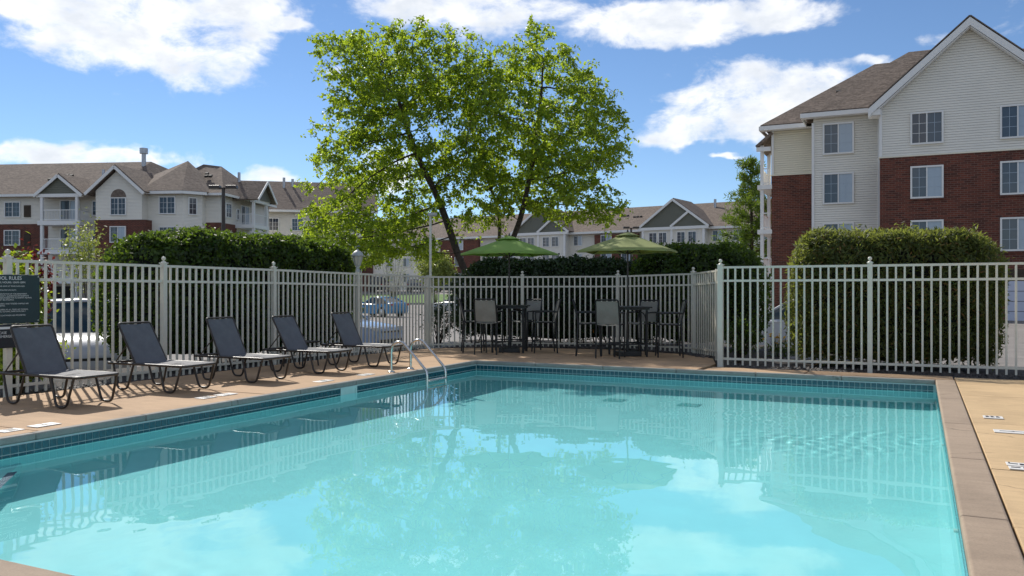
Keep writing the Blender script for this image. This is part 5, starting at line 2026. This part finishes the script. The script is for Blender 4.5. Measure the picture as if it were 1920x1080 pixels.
    h2 = MB()
    c = [(14, 0.45, 10.16), (22, 0.45, 10.16), (22, 13, 10.16), (14, 13, 10.16)]
    r1, r2 = (17.2, 6.2, 13.7), (18.6, 7.2, 13.6)
    h2.slab([c[0], c[1], r2, r1], 0.14)
    h2.slab([c[1], c[2], r2], 0.14)
    h2.slab([c[2], c[3], r1, r2], 0.14)
    rf2 = h2.build("hip_roof", 'shingle', r_)
    vents(rf2, [(19.0, 3.2, 12.0), (19.4, 3.2, 12.0), (18.8, 3.7, 12.3)])
    stack(rf2, 21.0, 6.0, 10.6, 2.2, 0.14, False)
    for z in (8.72, 6.0):
        window(r_, 21.41 if z > 8 else 21.48, 2.75, z, 1.25, 1.4, 'dark', math.pi / 2)
        window(r_, 21.41, 4.75, z - 0.2, 0.6, 1.1, 'single', math.pi / 2)
        window(r_, 21.41, 6.4, z - 0.2, 1.9, 2.0, 'door', math.pi / 2)
    for w in (4.4, 7.4):
        MB().box((23.2, w, 4.4), (0.24, 0.24, 10.6)).build("column", 'white', r_)
    for z in (7.15, 4.45):
        sl = bx("balcony_floor", 'white', 21.48, 23.4, 4.1, 7.7, z, z + 0.36)
        railing(sl, (23.22, 4.5, 0), (23.22, 7.3, 0), z + 0.36)
        railing(sl, (21.6, 4.3, 0), (23.1, 4.3, 0), z + 0.36)
    bx("porch_beam", 'white', 23.05, 23.4, 4.0, 7.8, 9.66, 9.96)
    pg = MB()
    pg.slab([(24.0, 3.6, 9.9), (24.0, 5.9, 11.85), (18.5, 5.9, 11.85), (18.5, 3.6, 9.9)][::-1], -0.14)
    pg.slab([(24.0, 8.2, 9.9), (24.0, 5.9, 11.85), (18.5, 5.9, 11.85), (18.5, 8.2, 9.9)], -0.14)
    pg.build("porch_roof", 'shingle', r_)
    gf = MB()
    gf.add([(23.6, 4.1, 9.96), (23.6, 7.7, 9.96), (23.6, 5.9, 11.55), (23.45, 4.1, 9.96), (23.45, 7.7, 9.96), (23.45, 5.9, 11.55)], [(0, 1, 2), (5, 4, 3), (0, 2, 5, 3), (2, 1, 4, 5), (1, 0, 3, 4)])
    gf.build("porch_gable", 'siding_g', r_)
    for sg in (-1, 1):
        an = math.atan2(1.95, 2.3)
        MB().box((24.03, 5.9 + sg * 1.15, 10.78), (0.08, 3.0, 0.24), rx=-sg * an).build("rake_board", 'white', r_)
    # garages in the basement storey
    for u in (-6.5, -2.5, 1.5, 6.0):
        bx("garage_opening", 'dark', u - 1.3, u + 1.3, -0.12, -0.055, G, 1.5)


left_building()


def far_wing():
    x, y = cw(-29.2, 97)
    r_ = empty("apartment_wing", (x, y, 0), R(25.78 + 12), "apartment wing with brown roof half hidden behind the birch's left side", "building")
    MB().ext(0, 13, 0, 12, -0.9, 10.3).build("wall", 'siding_c', r_)
    MB().ext(-0.05, 13.05, -0.06, 0.3, -0.9, 4.6).build("brick_facing", 'brick', r_)
    mb = MB()
    mb.slab([(-2.5, -0.6, 10.35), (13.6, -0.6, 10.35), (13.6, 6, 14.4), (-2.5, 6, 14.4)], 0.16)
    mb.slab([(13.6, 12.6, 10.35), (-2.5, 12.6, 10.35), (-2.5, 6, 14.4), (13.6, 6, 14.4)], 0.16)
    rf = mb.build("roof", 'shingle', r_)
    MB().ext(-2.5, 13.6, -0.68, -0.61, 10.1, 10.36).build("fascia", 'white', r_)
    stack(rf, 2.6, 4.6, 13.4, 1.3, 0.16, False)
    stack(rf, 3.6, 4.9, 13.5, 1.1, 0.16, False)
    for u in (1.6, 4.4, 7.6, 11.0):
        for z in (8.7, 5.95, 3.2):
            window(r_, u, -0.01 if z > 4.7 else -0.07, z, 1.4, 1.5, 'dark' if int(u) % 2 else 'mixed')


far_wing()


def far_building():
    r_ = empty("distant_apartment_building", (-31.536, 118.032, 0), R(-8.22), "distant apartment block with twin sage gables behind the olive umbrella", "building")

    def bx(name, m, u0, u1, w0, w1, z0, z1, parent=r_):
        return MB().ext(u0, u1, w0, w1, z0, z1).build(name, m, parent)
    bx("wall", 'siding_c', -84, 24, 0, 16, -1, 9.75)
    bx("brick_facing", 'brick', -12.4, -5.2, -0.5, 0.2, -1, 9.3)
    bx("brick_facing", 'brick', -42, -34, -0.5, 0.2, -1, 9.3)
    bx("brick_facing", 'brick', -76, -58, -0.5, 0.2, -1, 9.3)
    mb = MB()
    mb.slab([(-84.6, -0.7, 9.8), (24.6, -0.7, 9.8), (24.6, 8, 14.0), (-84.6, 8, 14.0)], 0.16)
    mb.slab([(24.6, 16.7, 9.8), (-84.6, 16.7, 9.8), (-84.6, 8, 14.0), (24.6, 8, 14.0)], 0.16)
    rf = mb.build("roof", 'shingle', r_)
    bx("fascia", 'white', -84.6, 24.6, -0.8, -0.71, 9.5, 9.82)
    vents(rf, [(u + k * 0.55, 4.6, 12.35) for u in (-16.6, -10.5, 11.5) for k in range(3)] + [(u + k * 0.55, 4.0, 12.05) for u in (-14.2, -8.0) for k in range(3)])
    for u in (-14.2, -11.6, 10.6):
        MB().tube([(u, 2.2, 11.1), (u, 2.2, 11.8)], 0.1, 6).build("vent_pipe", 'white', rf)
    stack(rf, 3.9, 6.2, 13.0, 1.3, 0.2, False)
    for c in (0.64, -21.5):
        bx("bay_wall", 'siding_c', c - 4.7, c + 4.6, -1.5, 0.5, -1, 9.7)
        g = MB()
        g.add([(c - 5.0, -1.56, 9.95), (c + 5.0, -1.56, 9.95), (c, -1.56, 13.5), (c - 5.0, 0, 9.95), (c + 5.0, 0, 9.95), (c, 0, 13.5)], [(0, 1, 2), (5, 4, 3), (0, 2, 5, 3), (2, 1, 4, 5), (1, 0, 3, 4)])
        g.build("gable", 'siding_g', r_)
        bx("gable_band", 'white', c - 5.2, c + 5.2, -1.75, -1.5, 9.55, 9.95)
        for (a, b) in (((c - 5.3, 9.85), (c, 13.75)), ((c, 13.75), (c + 5.3, 9.85)), ((c - 0.35, 9.95), (c + 2.3, 11.95))):
            d = math.hypot(b[0] - a[0], b[1] - a[1])
            MB().box(((a[0] + b[0]) / 2, -1.72 if a[0] != c - 0.35 else -1.66, (a[1] + b[1]) / 2), (d, 0.2, 0.3), ry=-math.atan2(b[1] - a[1], b[0] - a[0])).build("rake_board", 'white', r_)
        s = MB()
        s.slab([(c - 5.4, -1.7, 9.9), (c - 5.4, 5, 9.9), (c, 5, 13.9), (c, -1.7, 13.9)][::-1], 0.12)
        s.slab([(c + 5.4, -1.7, 9.9), (c, -1.7, 13.9), (c, 5, 13.9), (c + 5.4, 5, 9.9)][::-1], -0.12)
        s.build("gable_roof", 'shingle', r_)
        for u in (c - 4.6, c - 0.2, c + 4.5):
            bx("corner_board", 'white', u - 0.16, u + 0.16, -1.62, -1.4, -1, 9.55)
        for u in (c - 3.05, c - 1.55, c + 1.2, c + 2.85):
            for z in (8.45, 5.75, 3.0):
                window(r_, u, -1.51, z, 1.25, 1.55, 'mixed')
    for z in (8.55, 5.85, 3.1):
        for u in (6.6, 9.5, 13.0, 17.0, -15.5, -18.0, -30, -27.5, -46, -50, -54, -80):
            window(r_, u, -0.01, z, 1.5, 1.55, 'slider')
        for u in (-10.4, -7.0, -38):
            window(r_, u, -0.51, z - 0.1, 1.8, 1.6, 'slider')


far_building()


# ------------------------------------------------------------------ car park lights
def area_light(lat, s, h, label, rz=YAW):
    x, y = cw(lat, s)
    r_ = empty("parking_light", (x, y, ground_z(x, y)), rz, label, "lamp post", "twin-headed car park lights")
    MB().tube([(0, 0, 0), (0, 0, h)], [0.11, 0.085], 10).build("pole", 'bronze', r_)
    MB().box((0, 0, h - 0.02), (0.5, 0.06, 0.06)).build("cross_arm", 'bronze', r_)
    for sx in (-1, 1):
        hd = bevel(MB().box((sx * 0.40, 0, h + 0.02), (0.52, 0.34, 0.17)).build("lamp_head", 'bronze', r_), 0.03)
        MB().box((sx * 0.40, 0, h - 0.075), (0.40, 0.24, 0.02)).build("lens", 'lampglass', hd)


area_light(-13.7, 40.0, 6.72, "dark twin-headed lamp post before the cream apartment block")
area_light(9.9, 70.0, 6.95, "far dark twin-headed lamp post above the olive umbrella")
